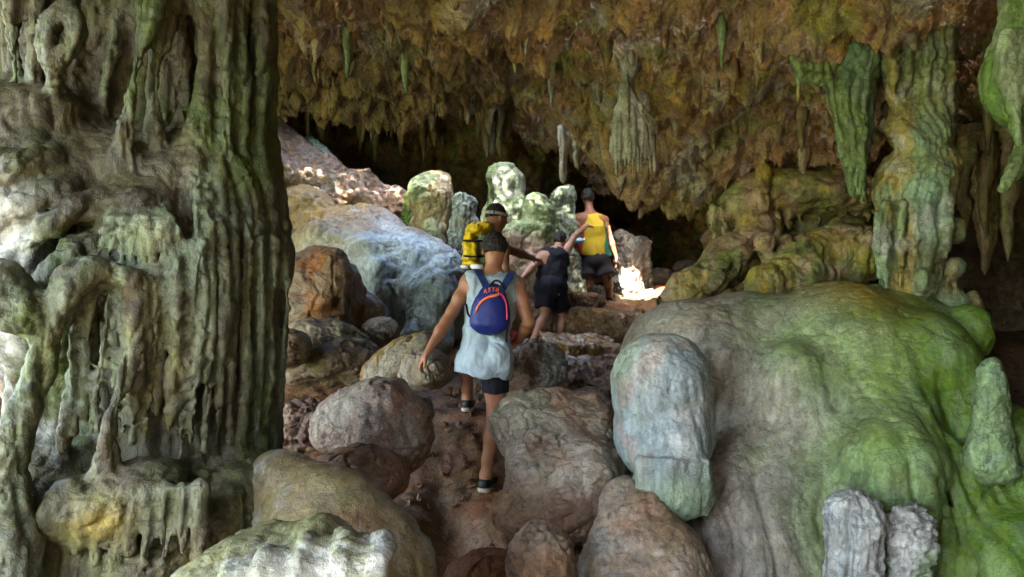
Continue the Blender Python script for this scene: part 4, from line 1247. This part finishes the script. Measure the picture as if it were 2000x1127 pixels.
M_ROSE = plain_mat('pink_fabric', (.85, .22, .30), rough=.8, var=.15, scale=40, bump=.3)
M_GREYB = plain_mat('grey_elastic_band', (.30, .28, .27), rough=.8, var=.1, scale=60)
M_METAL = plain_mat('bright_watch_metal', (.8, .8, .8), rough=.18, var=.03, scale=40, metal=1.0)


def cloth_mat(name):
    m = bpy.data.materials.new(name)
    m.use_nodes = True
    nt = m.node_tree
    a = nd(nt, 'ShaderNodeAttribute', attribute_name='pigment')
    nt.links.new(a.outputs['Color'], nt.nodes['Principled BSDF'].inputs['Base Color'])
    nt.nodes['Principled BSDF'].inputs['Roughness'].default_value = .85
    n = nd(nt, 'ShaderNodeTexNoise')
    n.inputs['Scale'].default_value = 25
    b = nd(nt, 'ShaderNodeBump')
    b.inputs['Strength'].default_value = .3
    b.inputs['Distance'].default_value = .005
    nt.links.new(n.outputs[0], b.inputs['Height'])
    nt.links.new(b.outputs[0], nt.nodes['Principled BSDF'].inputs['Normal'])
    return m

M_STRIPE = cloth_mat('red_yellow_green_striped_cloth')


def unit(v):
    v = np.array(v, float)
    return v / (np.linalg.norm(v) + 1e-9)


def frust(s, a, b, ra, rb, yaw, k=.03):
    """upright elliptical frustum from a up to b; ra, rb are (side, depth) radii"""
    a = np.array(a, float); b = np.array(b, float)
    m = max(*ra, *rb) + k + 3 * s.h
    lo, hi = np.minimum(a, b) - [m, m, k + 3 * s.h], np.maximum(a, b) + [m, m, k + 3 * s.h]
    sl, x, y, z = s._blk(lo, hi)
    t = np.clip((z - a[2]) / (b[2] - a[2]), 0, 1)
    cx, cy = a[0] + (b[0] - a[0]) * t, a[1] + (b[1] - a[1]) * t
    rx, ry = ra[0] + (rb[0] - ra[0]) * t, ra[1] + (rb[1] - ra[1]) * t
    c_, s_ = math.cos(yaw), math.sin(yaw)
    u = (x - cx) * c_ + (y - cy) * s_
    w = -(x - cx) * s_ + (y - cy) * c_
    q = np.sqrt((u / rx) ** 2 + (w / ry) ** 2)
    d = (q - 1) * np.minimum(rx, ry)
    dz = np.maximum(a[2] - z, z - b[2])
    s._put(sl, np.maximum(d, dz).astype(np.float32), k, False)
    return s


def hand(s, wr, d, pn, thumb, curl=.35, sz=1.0, k=.012):
    """palm, four unequal bent fingers and a thumb that leaves the side of the palm"""
    wr = np.array(wr, float)
    d = unit(d)
    pn = unit(np.array(pn) - d * np.dot(pn, d))
    a = np.cross(d, pn) * thumb
    for t in (-.026, -.009, .009, .026):
        s.cone(wr + d * .012 * sz + a * t * .7 * sz, wr + d * .088 * sz + a * t * sz, .016 * sz, .0135 * sz, k)
    for t, L in ((.030, .072), (.010, .082), (-.010, .076), (-.029, .058)):
        p = wr + d * .086 * sz + a * t * sz
        ang = curl * .6
        rr = .0098
        for q, fr in enumerate((.45, .32, .25)):
            dd = d * math.cos(ang) + pn * math.sin(ang) + a * t * 1.2
            e = p + unit(dd) * L * fr * sz
            s.cone(p, e, rr * sz, (rr - .0009) * sz, .004)
            p = e
            rr -= .0009
            ang += curl * 1.1
    p = wr + d * .028 * sz + a * .024 * sz
    e = p + unit(a * .75 + d * .65 + pn * .25) * .042 * sz
    s.cone(p, e, .015 * sz, .0115 * sz, .012)
    s.cone(e, e + unit(a * .35 + d * .9 + pn * .35) * .034 * sz, .0112 * sz, .009 * sz, .005)


def body(J, face, h, sz=1.0, foot=True):
    """one continuous figure from its joints; face is the yaw the body looks along (0 = away from the camera)"""
    pts = np.array([v for v in J.values() if np.ndim(v) == 1 and len(v) == 3])
    s = SDF(pts.min(0) - .28, pts.max(0) + .28, h)
    fw = np.array([math.sin(-face), math.cos(face), 0]) if False else np.array([-math.sin(face), math.cos(face), 0])
    rt = np.array([math.cos(face), math.sin(face), 0])
    up = np.array([0, 0, 1.0])
    spine = unit(J['neck'] - J['pelvis'])
    pitch = -math.asin(np.clip(spine @ fw, -.9, .9))
    roll = math.asin(np.clip(spine @ rt, -.9, .9))
    rot = (pitch, roll, face)
    k = .06
    s.ell(J['pelvis'], np.array((.155, .11, .115)) * sz, k, rot)
    s.ell(J['pelvis'] - fw * .055 * sz - rt * .065 * sz - up * .03 * sz, .082 * sz, .04).ell(J['pelvis'] - fw * .055 * sz + rt * .065 * sz - up * .03 * sz, .082 * sz, .04)
    s.ell(J['belly'], np.array((.132, .098, .15)) * sz, k, rot)
    s.ell(J['chest'], np.array((.158, .112, .175)) * sz, k, rot)
    s.cone(J['shL'], J['shR'], .052 * sz, .052 * sz, .06)
    nb = J['neck']
    s.cone(nb - spine * .03, J['shL'] * .75 + nb * .25, .055 * sz, .04 * sz, .05).cone(nb - spine * .03, J['shR'] * .75 + nb * .25, .055 * sz, .04 * sz, .05)
    s.cone(nb - spine * .05, J['head'] - up * .03, .057 * sz, .052 * sz, .03)
    hy = J.get('hyaw', face)
    hp = J.get('hpitch', 0.0)
    hf = np.array([-math.sin(hy) * math.cos(hp), math.cos(hy) * math.cos(hp), math.sin(hp)])
    hr = np.array([math.cos(hy), math.sin(hy), 0])
    hu = np.cross(hr, hf)
    H = J['head']
    hrot = (hp, 0, hy)
    s.ell(H + hu * .02 * sz, np.array((.074, .094, .092)) * sz, .03, hrot)
    s.ell(H - hu * .045 * sz + hf * .028 * sz, np.array((.056, .066, .068)) * sz, .03, hrot)
    s.cone(H + hf * .093 * sz + hu * .012 * sz, H + hf * .112 * sz - hu * .028 * sz, .010 * sz, .015 * sz, .012)       # nose
    s.ell(H + hf * .086 * sz + hu * .026 * sz, np.array((.05, .012, .010)) * sz, .012, hrot)                          # brow
    s.ell(H + hf * .088 * sz - hu * .058 * sz, np.array((.024, .010, .006)) * sz, .005, hrot).ell(H + hf * .087 * sz - hu * .070 * sz, np.array((.021, .010, .007)) * sz, .005, hrot)   # lips
    for q in (-1, 1):
        s.ell(H + hr * q * .031 * sz + hf * .089 * sz + hu * .008 * sz, .012 * sz, .006, sub=True)
        s.ell(H + hr * q * .031 * sz + hf * .080 * sz + hu * .008 * sz, .013 * sz, .002)
        s.ell(H + hr * q * .077 * sz - hu * .006 * sz - hf * .008 * sz, np.array((.010, .020, .031)) * sz, .008, (hp, 0, hy + q * .35))
        s.ell(H + hr * q * .086 * sz - hu * .004 * sz + hf * .001 * sz, np.array((.006, .010, .017)) * sz, .003, (hp, 0, hy + q * .35), sub=True)
    for S in 'LR':
        sh, el, wr = J['sh' + S], J['el' + S], J['wr' + S]
        s.ell(sh - up * .02 * sz, np.array((.060, .062, .075)) * sz, .04)
        s.ell(sh * .6 + J['chest'] * .4 - fw * .075 * sz, np.array((.06, .03, .085)) * sz, .05, rot)
        ua = unit(el - sh)
        s.chain([sh, sh * .6 + el * .4 - fw * .006, sh * .25 + el * .75, el], [.048 * sz, .047 * sz, .038 * sz, .035 * sz], .025)
        s.chain([el, el * .7 + wr * .3, wr], [.037 * sz, .040 * sz, .025 * sz], .025)
        hd = J.get('hd' + S, wr - el)
        hand(s, wr, hd, J.get('pn' + S, fw), J.get('th' + S, 1 if S == 'L' else -1), J.get('cu' + S, .35), sz * .97)
        hip, kne, an = J['hip' + S], J['kn' + S], J['an' + S]
        s.chain([hip, hip * .5 + kne * .5, kne], [.088 * sz, .076 * sz, .054 * sz], .04)
        cb = kne * .68 + an * .32 - unit(np.cross(np.cross(an - kne, fw), an - kne)) * -.0
        back = -fw + (unit(an - kne) @ fw) * unit(an - kne)
        s.chain([kne, cb + back * .014 * sz, an * .75 + kne * .25, an], [.050 * sz, .057 * sz, .040 * sz, .036 * sz], .03)
        fd = unit(J.get('fd' + S, fw))
        heel = an - up * .055 * sz - fd * .035 * sz
        ball = an - up * .068 * sz + fd * .12 * sz
        s.cone(an, heel, .036 * sz, .032 * sz, .02).chain([heel, ball, ball + fd * .06 * sz], [.033 * sz, .034 * sz, .022 * sz], .025).cone(an, ball, .034 * sz, .028 * sz, .03)
    return s, dict(fw=fw, rt=rt, up=up, rot=rot, hf=hf, hr=hr, hu=hu, hrot=hrot, spine=spine)


def plain(name, s, mat, parent=None, label=None, smooth_noise=0.0, nf=20, seed=0, stretch=None):
    v, f = s.mesh()
    if smooth_noise:
        q = v * (np.array(stretch) if stretch else 1.0)
        v = v + normals(v, f) * (smooth_noise * fbm(q * nf, 3, .5, seed))[:, None]
    o = mesh_obj(name, v, f, mat, parent)
    if label:
        o['label'] = label
    return o


def hair_on(J, A, parent, sz=1.0, h=.006, nape=-.05, vol=1.0, label=None):
    H = J['head']
    s = SDF(H - .2, H + .2, h)
    s.ell(H + A['hu'] * .028 * sz - A['hf'] * .012 * sz, np.array((.084, .100, .100)) * sz * vol, .02, A['hrot'])
    s.ell(H - A['hf'] * .045 * sz - A['hu'] * .02 * sz, np.array((.070, .052, .06)) * sz * vol, .03, A['hrot'])
    s.cut(H + A['hf'] * .055 * sz + A['hu'] * .04 * sz, A['hf'] * .8 - A['hu'] * .75, .01)
    s.cut(H + A['hu'] * nape * sz - A['hf'] * .05, -A['hu'] + A['hf'] * .25, .01)
    return plain('hair', s, M_HAIR, parent, label, .008, 60, 3, (1, 1, .6))


def legs_cloth(name, J, A, mat, parent, frac, sz=1.0, h=.008, ease=.022, waist=.06):
    P_ = np.array([J['pelvis'], J['hipL'], J['hipR'], J['knL'], J['knR']])
    lo, hi = P_.min(0) - .24, P_.max(0) + .24
    s = SDF(lo, hi, h)
    s.ell(J['pelvis'] - A['fw'] * .02, np.array((.165, .135, .13)) * sz + ease * .5, .05, A['rot'])
    for S in 'LR':
        hip, kne = J['hip' + S], J['kn' + S]
        e = hip + (kne - hip) * frac
        q = SDF(lo, hi, h)
        q.cone(hip, e + (kne - hip) * .15, .092 * sz + ease * .6, .076 * sz + ease * 1.5, .04)
        q.cut(e, kne - hip, .008)
        hh = np.maximum(.03 - np.abs(s.D - q.D), 0) / .03
        s.D = np.minimum(s.D, q.D) - hh * hh * .0075
    v, f = s.mesh()
    v = v + normals(v, f) * (.012 * fbm(v * np.array([9, 9, 4]), 3, .5, 2) + .006 * (billow(v * np.array([14, 14, 7]), 2) - .8))[:, None]
    return mesh_obj(name, v, f, mat, parent)


def shoes(J, A, parent, sz=1.0, h=.006):
    for S in 'LR':
        an = J['an' + S]
        fd = unit(J.get('fd' + S, A['fw']))
        s = SDF(an - .26, an + .26, h)
        heel = an - A['up'] * .055 * sz - fd * .035 * sz
        ball = an - A['up'] * .068 * sz + fd * .12 * sz
        s.chain([heel, ball, ball + fd * .06 * sz], [.041 * sz, .042 * sz, .030 * sz], .03).cone(heel + A['up'] * .02, ball + A['up'] * .012, .040 * sz, .034 * sz, .02)
        s.cut(an - A['up'] * .018 * sz - fd * .02, A['up'] + fd * .12)
        plain('shoe', s, M_SHOE, parent)
        s = SDF(an - .26, an + .26, h)
        s.chain([heel - A['up'] * .018, ball - A['up'] * .016, ball + fd * .065 * sz - A['up'] * .012], [.046 * sz, .047 * sz, .034 * sz], .02)
        s.cut(heel - A['up'] * .012, A['up'] + fd * .08).cut(heel - A['up'] * .042, -A['up'] - fd * .08)
        plain('sole', s, M_SOLE, parent)


# ---- the nearest walker
J = dict(head=at(966, 489, 5.0), hyaw=R(4), hpitch=R(-24), neck=at(963, 531, 4.97), chest=at(962, 588, 4.97), belly=at(955, 645, 4.95), pelvis=at(947, 690, 4.92),
         shL=at(916, 552, 4.96), shR=at(1008, 556, 4.96), elL=at(872, 628, 4.90), wrL=at(835, 688, 4.82), hdL=at(812, 722, 4.84) - at(835, 688, 4.82), pnL=(1, .25, -.1), thL=1, cuL=.55,
         elR=at(1032, 630, 4.88), wrR=at(1015, 664, 5.06), hdR=at(998, 668, 5.12) - at(1015, 664, 5.06), pnR=(-.3, .6, -.6), thR=-1, cuR=.9,
         hipL=at(925, 702, 4.93), hipR=at(968, 702, 4.91), knL=at(909, 690, 5.33), anL=at(913, 776, 5.42), knR=at(967, 806, 4.90), anR=at(949, 928, 4.85), fdR=(.22, .95, .12), fdL=(0, 1, .05))
s, A = body(J, R(4), .0065)
p1 = plain('person', s, M_SKIN)
tag(p1, 'person stepping up the path in a long pale blue sleeveless top and a blue backpack', 'person', 'people walking through the cave')
hair_on(J, A, p1, nape=-.035)
legs_cloth('shorts', J, A, M_BLACK, p1, .62, .92, .0075, .014)
s = SDF(at(870, 760, 4.95) - [.05, .4, .05], at(1040, 500, 4.95) + [.05, .4, .05], .0075)
yw = R(4)
s.ell(J['chest'], (.185, .145, .20), .05, A['rot']).cone(J['shL'] + [.02, -.01, .014], J['shR'] + [-.02, -.01, .014], .070, .070, .05)
frust(s, at(951, 640, 4.95), J['chest'] + [0, 0, .02], (.152, .128), (.172, .135), yw, .05)
frust(s, at(940, 742, 4.93), at(951, 640, 4.95), (.190, .185), (.160, .145), yw, .04)
s.ell(at(934, 706, 4.85), (.150, .12, .12), .05).ell(at(968, 700, 4.86), (.12, .15, .15), .05)
s.ell(J['shL'] + [-.085, 0, -.03], (.060, .12, .13), .012, sub=True).ell(J['shR'] + [.082, 0, -.03], (.060, .12, .13), .012, sub=True)
s.ell(J['neck'] + [0, .01, .055], (.082, .09, .06), .02, sub=True)
for S in 'LR':
    s.ell(J['sh' + S] * .6 + J['chest'] * .4 - A['fw'] * .075, (.078, .052, .105), .03, A['rot'])
hem = at(940, 732, 4.93)
s.cut(hem, (-.16, 0, -1))
v, f = s.mesh()
n_ = normals(v, f)
low = sst(1.45, 1.0, v[:, 2])
fold = np.sin((v[:, 0] * 34 + 2.5 * perlin(v * 3.5)) + v[:, 2] * 3)
v = v + n_ * (.009 * fold * low + .012 * fbm(v * np.array([9, 9, 5]), 3, .5, 4) + .016 * (billow(v * np.array([9, 9, 4]) + .3 * perlin(v * 4)[:, None], 2) - .9))[:, None]
mesh_obj('sleeveless_top', v, f, M_SHIRT, p1)
shoes(J, A, p1)

# ---- blue backpack on that person's back
bp = empty('backpack', at(957, 652, 4.74))
tag(bp, 'small royal blue backpack with orange arched zip worn by the nearest walker', 'backpack')
s = SDF(at(890, 670, 4.72) - [.02, .16, .02], at(1020, 540, 4.72) + [.02, .2, .05], .006)
c = at(957, 606, 4.745)
s.ell(c + [0, 0, -.025], (.128, .085, .13), .05).ell(c + [.012, .01, .055], (.096, .07, .105), .05).ell(c + [0, .0, -.085], (.125, .085, .07), .04).ell(c + [.02, .02, .12], (.07, .045, .05), .04)
s.cut(c + [0, .06, 0], (0, 1, 0), .02)
v, f = s.mesh()
v = v + normals(v, f) * (.004 * fbm(v * 14, 3))[:, None]
bpb = mesh_obj('bag_body', v, f, M_BLUE, bp)
_v = v

def on_bag(px, py, lift=.004):
    """where the camera-side surface of the bag lies at that height and breadth"""
    q = at(px, py, 4.66)
    d = (_v[:, 0] - q[0]) ** 2 + (_v[:, 2] - q[2]) ** 2 + 1e-3 * (_v[:, 1] > c[1] + .01)
    i = np.argsort(d)[:4]
    return np.array([q[0], _v[i, 1].min() - lift, q[2]])

zp = spline([on_bag(*q) for q in ((928, 612), (934, 598), (943, 587), (956, 580), (968, 577), (977, 573))], 24)
v, f = tube(zp, np.interp(np.linspace(0, 1, 24), [0, .3, .8, 1], [.005, .008, .012, .008]), 8)
mesh_obj('zip', v, f, M_ORANGE, bp)
zp = spline([on_bag(*q) for q in ((972, 572), (979, 575), (985, 584), (989, 596), (990, 612), (990, 625))], 24)
v, f = tube(zp, np.interp(np.linspace(0, 1, 24), [0, .3, 1], [.007, .0075, .005]), 8)
mesh_obj('zip', v, f, M_PINK, bp)
# orange lettering on the top pocket, as far as it can be read
STROKES = {'A': [((0, 0), (.45, 1)), ((.45, 1), (.9, 0)), ((.2, .4), (.7, .4))], 'S': [((.8, .95), (.1, .8)), ((.1, .8), (.8, .3)), ((.8, .3), (.05, .05))],
           'V': [((0, 1), (.4, 0)), ((.4, 0), (.8, 1))], 'Y': [((0, 1), (.4, .5)), ((.8, 1), (.4, .5)), ((.4, .5), (.4, 0))], 'N': [((0, 0), (0, 1)), ((0, 1), (.7, 0)), ((.7, 0), (.7, 1))]}
vv, ff, nv = [], [], 0
for i, ch in enumerate('ASYN'):
    for a_, b_ in STROKES[ch]:
        def pt(q):
            X_ = 944.5 + 8.2 * i + q[0] * 6.6
            return on_bag(X_, 573 - 4.6 * i ** .6 * .62 + 1.2 * (i == 3) * 1.5 - q[1] * 8.5, .004)
        v, f = tube([pt(a_), (pt(a_) + pt(b_)) / 2, pt(b_)], [.0033] * 3, 6)
        vv.append(v); ff.append(f + nv); nv += len(v)
mesh_obj('lettering', np.concatenate(vv), np.concatenate(ff), M_ORANGE, bp)

def ribbon(name, pts, w, th, mat, parent, wide=(1, 0, 0), n=20):
    P_ = spline(pts, n)
    t = np.gradient(P_, axis=0)
    t /= np.linalg.norm(t, axis=1, keepdims=True)
    wd = np.array(wide, float)[None, :] - t * (t @ np.array(wide, float))[:, None]
    wd /= np.linalg.norm(wd, axis=1, keepdims=True)
    nn = np.cross(t, wd)
    v = np.stack([P_ + wd * w / 2 + nn * th / 2, P_ - wd * w / 2 + nn * th / 2, P_ - wd * w / 2 - nn * th / 2, P_ + wd * w / 2 - nn * th / 2], 1).reshape(-1, 3)
    i = np.arange(n - 1)[:, None] * 4
    j = np.arange(4)[None, :]
    f = np.stack([i + j, i + 4 + j, i + 4 + (j + 1) % 4, i + (j + 1) % 4], -1).reshape(-1, 4)
    f = np.concatenate([f, [[0, 1, 2, 3]], [[4 * n - 1, 4 * n - 2, 4 * n - 3, 4 * n - 4]]])
    return mesh_obj(name, v, f, mat, parent, smooth=False)

ribbon('strap', [at(956, 572, 4.72), at(948, 556, 4.755), at(938, 538, 4.82), at(931, 527, 4.93), at(926, 532, 5.07), at(922, 560, 5.13)], .046, .010, M_DBLUE, bp)
ribbon('strap', [at(978, 570, 4.72), at(986, 556, 4.755), at(995, 540, 4.82), at(1001, 531, 4.93), at(1002, 536, 5.07), at(1003, 562, 5.13)], .046, .010, M_DBLUE, bp)
ribbon('side_strap', [at(921, 622, 4.75), at(914, 612, 4.82), at(910, 590, 4.92)], .014, .005, M_BLACK, bp)
ribbon('side_strap', [at(991, 640, 4.72), at(990, 656, 4.71), at(989, 668, 4.715)], .014, .005, M_BLACK, bp)
v, f = tube(spline([at(958, 562, 4.71), at(962, 552, 4.71), at(970, 548, 4.71), at(979, 553, 4.71), at(984, 566, 4.71)], 14), [.007] * 14, 8)
mesh_obj('handle', v, f, M_BLACK, bp)

# ---- pink cloth in the hand
c = at(1002, 664, 5.10)
s = SDF(c - .1, c + .1, .005)
for i in range(9):
    q = np.random.RandomState(i).normal(size=3) * .020
    s.ell(c + q, .026, .006)
v, f = s.mesh()
v = v + normals(v, f) * (.010 * (billow(v * 22, 2) - .7))[:, None]
pc = mesh_obj('crumpled_cloth', v, f, M_ROSE)
tag(pc, 'crumpled pink cloth held in the right hand of the nearest walker', 'cloth')

# ---- the man with the headband
J = dict(head=at(970, 425, 6.55), hyaw=R(-52), hpitch=R(-8), neck=at(968, 462, 6.52), chest=at(968, 510, 6.5), belly=at(966, 568, 6.5), pelvis=at(964, 622, 6.5),
         shL=at(962, 482, 6.72), shR=at(982, 484, 6.34), elL=at(1008, 492, 6.85), wrL=at(1038, 504, 7.0), hdL=(1, .5, -.3), pnL=(0, 0, -1), thL=1,
         elR=at(988, 542, 6.30), wrR=at(996, 590, 6.40), hdR=(.3, .2, -1), pnR=(-1, 0, 0), thR=-1,
         hipL=at(962, 632, 6.60), hipR=at(968, 632, 6.42), knL=at(985, 700, 6.62), anL=at(970, 760, 6.6), knR=at(975, 700, 6.42), anR=at(958, 762, 6.4))
s, A = body(J, R(-62), .009)
p2 = plain('person', s, M_SKIN2)
tag(p2, 'bare chested man in a grey headband carrying the yellow backpack', 'person', 'people walking through the cave')
hair_on(J, A, p2, nape=.0, vol=1.0)
legs_cloth('shorts', J, A, M_CHAR, p2, .8, 1, .011)
th = np.linspace(0, 2 * np.pi, 40)
hb = [J['head'] + A['hu'] * .028 + A['hr'] * .085 * math.cos(q) + A['hf'] * (.105 * math.sin(q) - .006) for q in th]
hb = np.array(hb)
up_ = np.tile(A['hu'] * .013, (40, 1))
out = np.array([A['hr'] * .004 * math.cos(q) + A['hf'] * .004 * math.sin(q) for q in th])
v = np.stack([hb + up_, hb + up_ + out, hb - up_ + out, hb - up_], 1).reshape(-1, 3)
i = np.arange(39)[:, None] * 4
j = np.arange(4)[None, :]
f = np.stack([i + j, i + 4 + j, i + 4 + (j + 1) % 4, i + (j + 1) % 4], -1).reshape(-1, 4)
mesh_obj('headband', v, f, M_GREYB, p2)
shoes(J, A, p2, h=.009)

yb = empty('backpack', at(930, 526, 6.42))
tag(yb, 'lumpy yellow backpack with green webbing on the back of the man with the headband', 'backpack')
s = SDF(at(890, 480, 6.4) - [.1, .25, .05], at(975, 415, 6.4) + [.1, .25, .1], .008)
s.ell(at(932, 448, 6.42), (.10, .12, .065), .03, (0, R(-14), 0)).ell(at(948, 441, 6.42), (.06, .09, .03), .03).ell(at(918, 462, 6.4), (.045, .1, .055), .03)
plain('top_pouch', s, M_YEL, yb, None, .018, 16, 2)
s = SDF(at(895, 540, 6.4) - [.1, .25, .05], at(945, 460, 6.4) + [.1, .25, .1], .008)
s.box(at(919, 491, 6.42), (.062, .13, .085), .03, .02)
plain('main_pouch', s, M_YEL, yb, None, .012, 18, 3)
s = SDF(at(895, 550, 6.4) - [.1, .25, .05], at(960, 490, 6.4) + [.1, .25, .1], .008)
s.ell(at(923, 516, 6.40), (.085, .13, .045), .03)
plain('lower_pouch', s, M_YEL, yb, None, .014, 18, 5)
s = SDF(at(915, 530, 6.5) - [.1, .25, .05], at(965, 445, 6.5) + [.1, .25, .1], .009)
s.box(at(943, 488, 6.48), (.035, .14, .13), .02, .02)
plain('back_panel', s, M_OLV, yb, None, .008, 18, 6)
for yy in (470, 500):
    ribbon('compression_strap', [at(905, yy, 6.36), at(907, yy, 6.27), at(920, yy + 1, 6.26), at(934, yy + 1, 6.27), at(948, yy, 6.34)], .016, .006, M_BLACK, yb, wide=(0, 0, 1))
for px, r in ((932, .040), (908, .026)):
    c = at(px, 521, 6.28)
    v, f = tube([c + [-r * 1.1, .02, .004], c + [-r, 0, .003], c, c + [r, 0, -.003], c + [r * 1.1, .02, -.004]], [r * .5, r * .62, r * .66, r * .62, r * .4], 12)
    mesh_obj('white_pouch', v, f, M_WHITE, yb)

# ---- the climber in black
J = dict(head=at(1094, 470, 8.75), hyaw=R(-20), hpitch=R(-30), neck=at(1086, 486, 8.58), chest=at(1081, 510, 8.5), belly=at(1078, 536, 8.42), pelvis=at(1076, 562, 8.36),
         shL=at(1058, 502, 8.45), shR=at(1103, 496, 8.55), elL=at(1038, 524, 8.30), wrL=at(1020, 543, 8.15), hdL=(-.6, -.4, -.6), pnL=(0, 1, 0), thL=1,
         elR=at(1122, 462, 8.75), wrR=at(1146, 441, 9.2), hdR=(.5, .8, .1), pnR=(0, .4, -1), thR=-1,
         hipL=at(1066, 566, 8.34), hipR=at(1088, 566, 8.38), knL=at(1064, 618, 8.28), anL=at(1043, 662, 8.15), knR=at(1098, 618, 8.50), anR=at(1094, 660, 8.40))
s, A = body(J, R(-18), .009, .98)
p3 = plain('person', s, M_SKIN3)
tag(p3, 'climber in a black tank top and black shorts with both arms stretched out', 'person', 'people walking through the cave')
hair_on(J, A, p3, .92, h=.008, nape=-.06)
legs_cloth('shorts', J, A, M_NAVY, p3, .70, 1.04, .009, .03)
s = SDF(at(1030, 600, 8.45) - [.05, .4, .02], at(1125, 470, 8.45) + [.05, .4, .02], .009)
s.ell(J['chest'], (.195, .145, .18), .05, A['rot']).ell(J['belly'], (.185, .145, .16), .05, A['rot']).ell(J['pelvis'], (.195, .15, .14), .05, A['rot']).cone(J['shL'] * .8 + J['shR'] * .2, J['shR'] * .8 + J['shL'] * .2, .062, .062, .04)
s.cut(J['pelvis'] - [0, 0, .09], (0, 0, -1)).ell(J['neck'] + A['spine'] * .05, .07, .02, sub=True)
plain('tank_top', s, M_NAVY, p3, None, .016, 9, 3)
shoes(J, A, p3, .92, .009)

# ---- the climber in the striped top
J = dict(head=at(1148, 386, 9.85), hyaw=R(-6), hpitch=R(-6), neck=at(1152, 413, 9.8), chest=at(1157, 444, 9.8), belly=at(1160, 476, 9.8), pelvis=at(1162, 508, 9.8),
         shL=at(1130, 426, 9.8), shR=at(1180, 430, 9.8), elL=at(1121, 463, 9.72), wrL=at(1118, 496, 9.62), hdL=(0, -.1, -1), pnL=(1, 0, 0), thL=1,
         elR=at(1192, 466, 9.72), wrR=at(1203, 500, 9.7), hdR=(.2, 0, -1), pnR=(-1, 0, 0), thR=-1,
         hipL=at(1150, 514, 9.8), hipR=at(1175, 514, 9.8), knL=at(1149, 548, 9.75), anL=at(1147, 578, 9.8), knR=at(1187, 548, 9.7), anR=at(1190, 578, 9.8))
s, A = body(J, R(-4), .010)
p4 = plain('person', s, M_SKIN2)
tag(p4, 'climber ahead in a red yellow and green striped tank top', 'person', 'people walking through the cave')
hair_on(J, A, p4, h=.009, nape=-.03)
legs_cloth('shorts', J, A, M_CHAR, p4, .78, 1.12, .010, .035)
s = SDF(at(1110, 520, 9.8) - [.05, .4, .02], at(1210, 395, 9.8) + [.05, .4, .02], .009)
s.ell(J['chest'], (.195, .145, .20), .05, A['rot'])
frust(s, at(1161, 503, 9.8), at(1156, 445, 9.8), (.235, .17), (.20, .145), R(-4), .05)
s.cone(J['shL'] * .85 + J['shR'] * .15, J['shR'] * .85 + J['shL'] * .15, .065, .065, .05)
s.ell(J['shL'] + [-.075, 0, -.03], (.06, .12, .13), .02, sub=True).ell(J['shR'] + [.075, 0, -.03], (.06, .12, .13), .02, sub=True)
s.ell(J['neck'] + [0, 0, .06], (.085, .1, .06), .02, sub=True).cut(at(1161, 500, 9.8), (0, 0, -1))
v, f = s.mesh()
v = v + normals(v, f) * (.012 * fbm(v * np.array([8, 8, 4]), 3))[:, None]
u = (v[:, 0] - J['belly'][0]) + .02 * perlin(v * 5)
cc = np.repeat(np.array([[.42, .31, .012]]), len(v), 0)
cc[u < -.155] = (.36, .02, .014)
cc[u > .125] = (.012, .12, .07)
mesh_obj('tank_top', v, f, M_STRIPE, p4, cc)
shoes(J, A, p4, h=.010)
wt = J['wrL'] + np.array([-.03, -.012, .02])
v, f = tube([wt + [-.012, -.004, 0], wt, wt + [.006, .002, 0]], [.022, .024, .022], 16)
o = mesh_obj('wristwatch', v, f, M_METAL)
tag(o, 'shiny round wristwatch on the left wrist of the striped climber', 'watch')
# drinking bottle behind the hand
c = at(1129, 470, 9.6)
b = empty('water_bottle', c + np.array([-.06, 0, -.03]))
tag(b, 'light blue water bottle at the left side of the striped climber', 'bottle')
v, f = tube([c + [-.085, 0, -.008], c + [-.08, 0, -.008], c + [.04, 0, .004], c + [.06, 0, .006], c + [.065, 0, .007]], [.030, .036, .036, .020, .019], 16)
mesh_obj('bottle_body', v, f, M_CYAN, b)
v, f = tube([c + [.064, 0, .007], c + [.09, 0, .010]], [.022, .022], 14)
mesh_obj('bottle_cap', v, f, M_WHITE, b)

for o in bpy.data.objects:
    if '_o' in o:
        del o['_o']
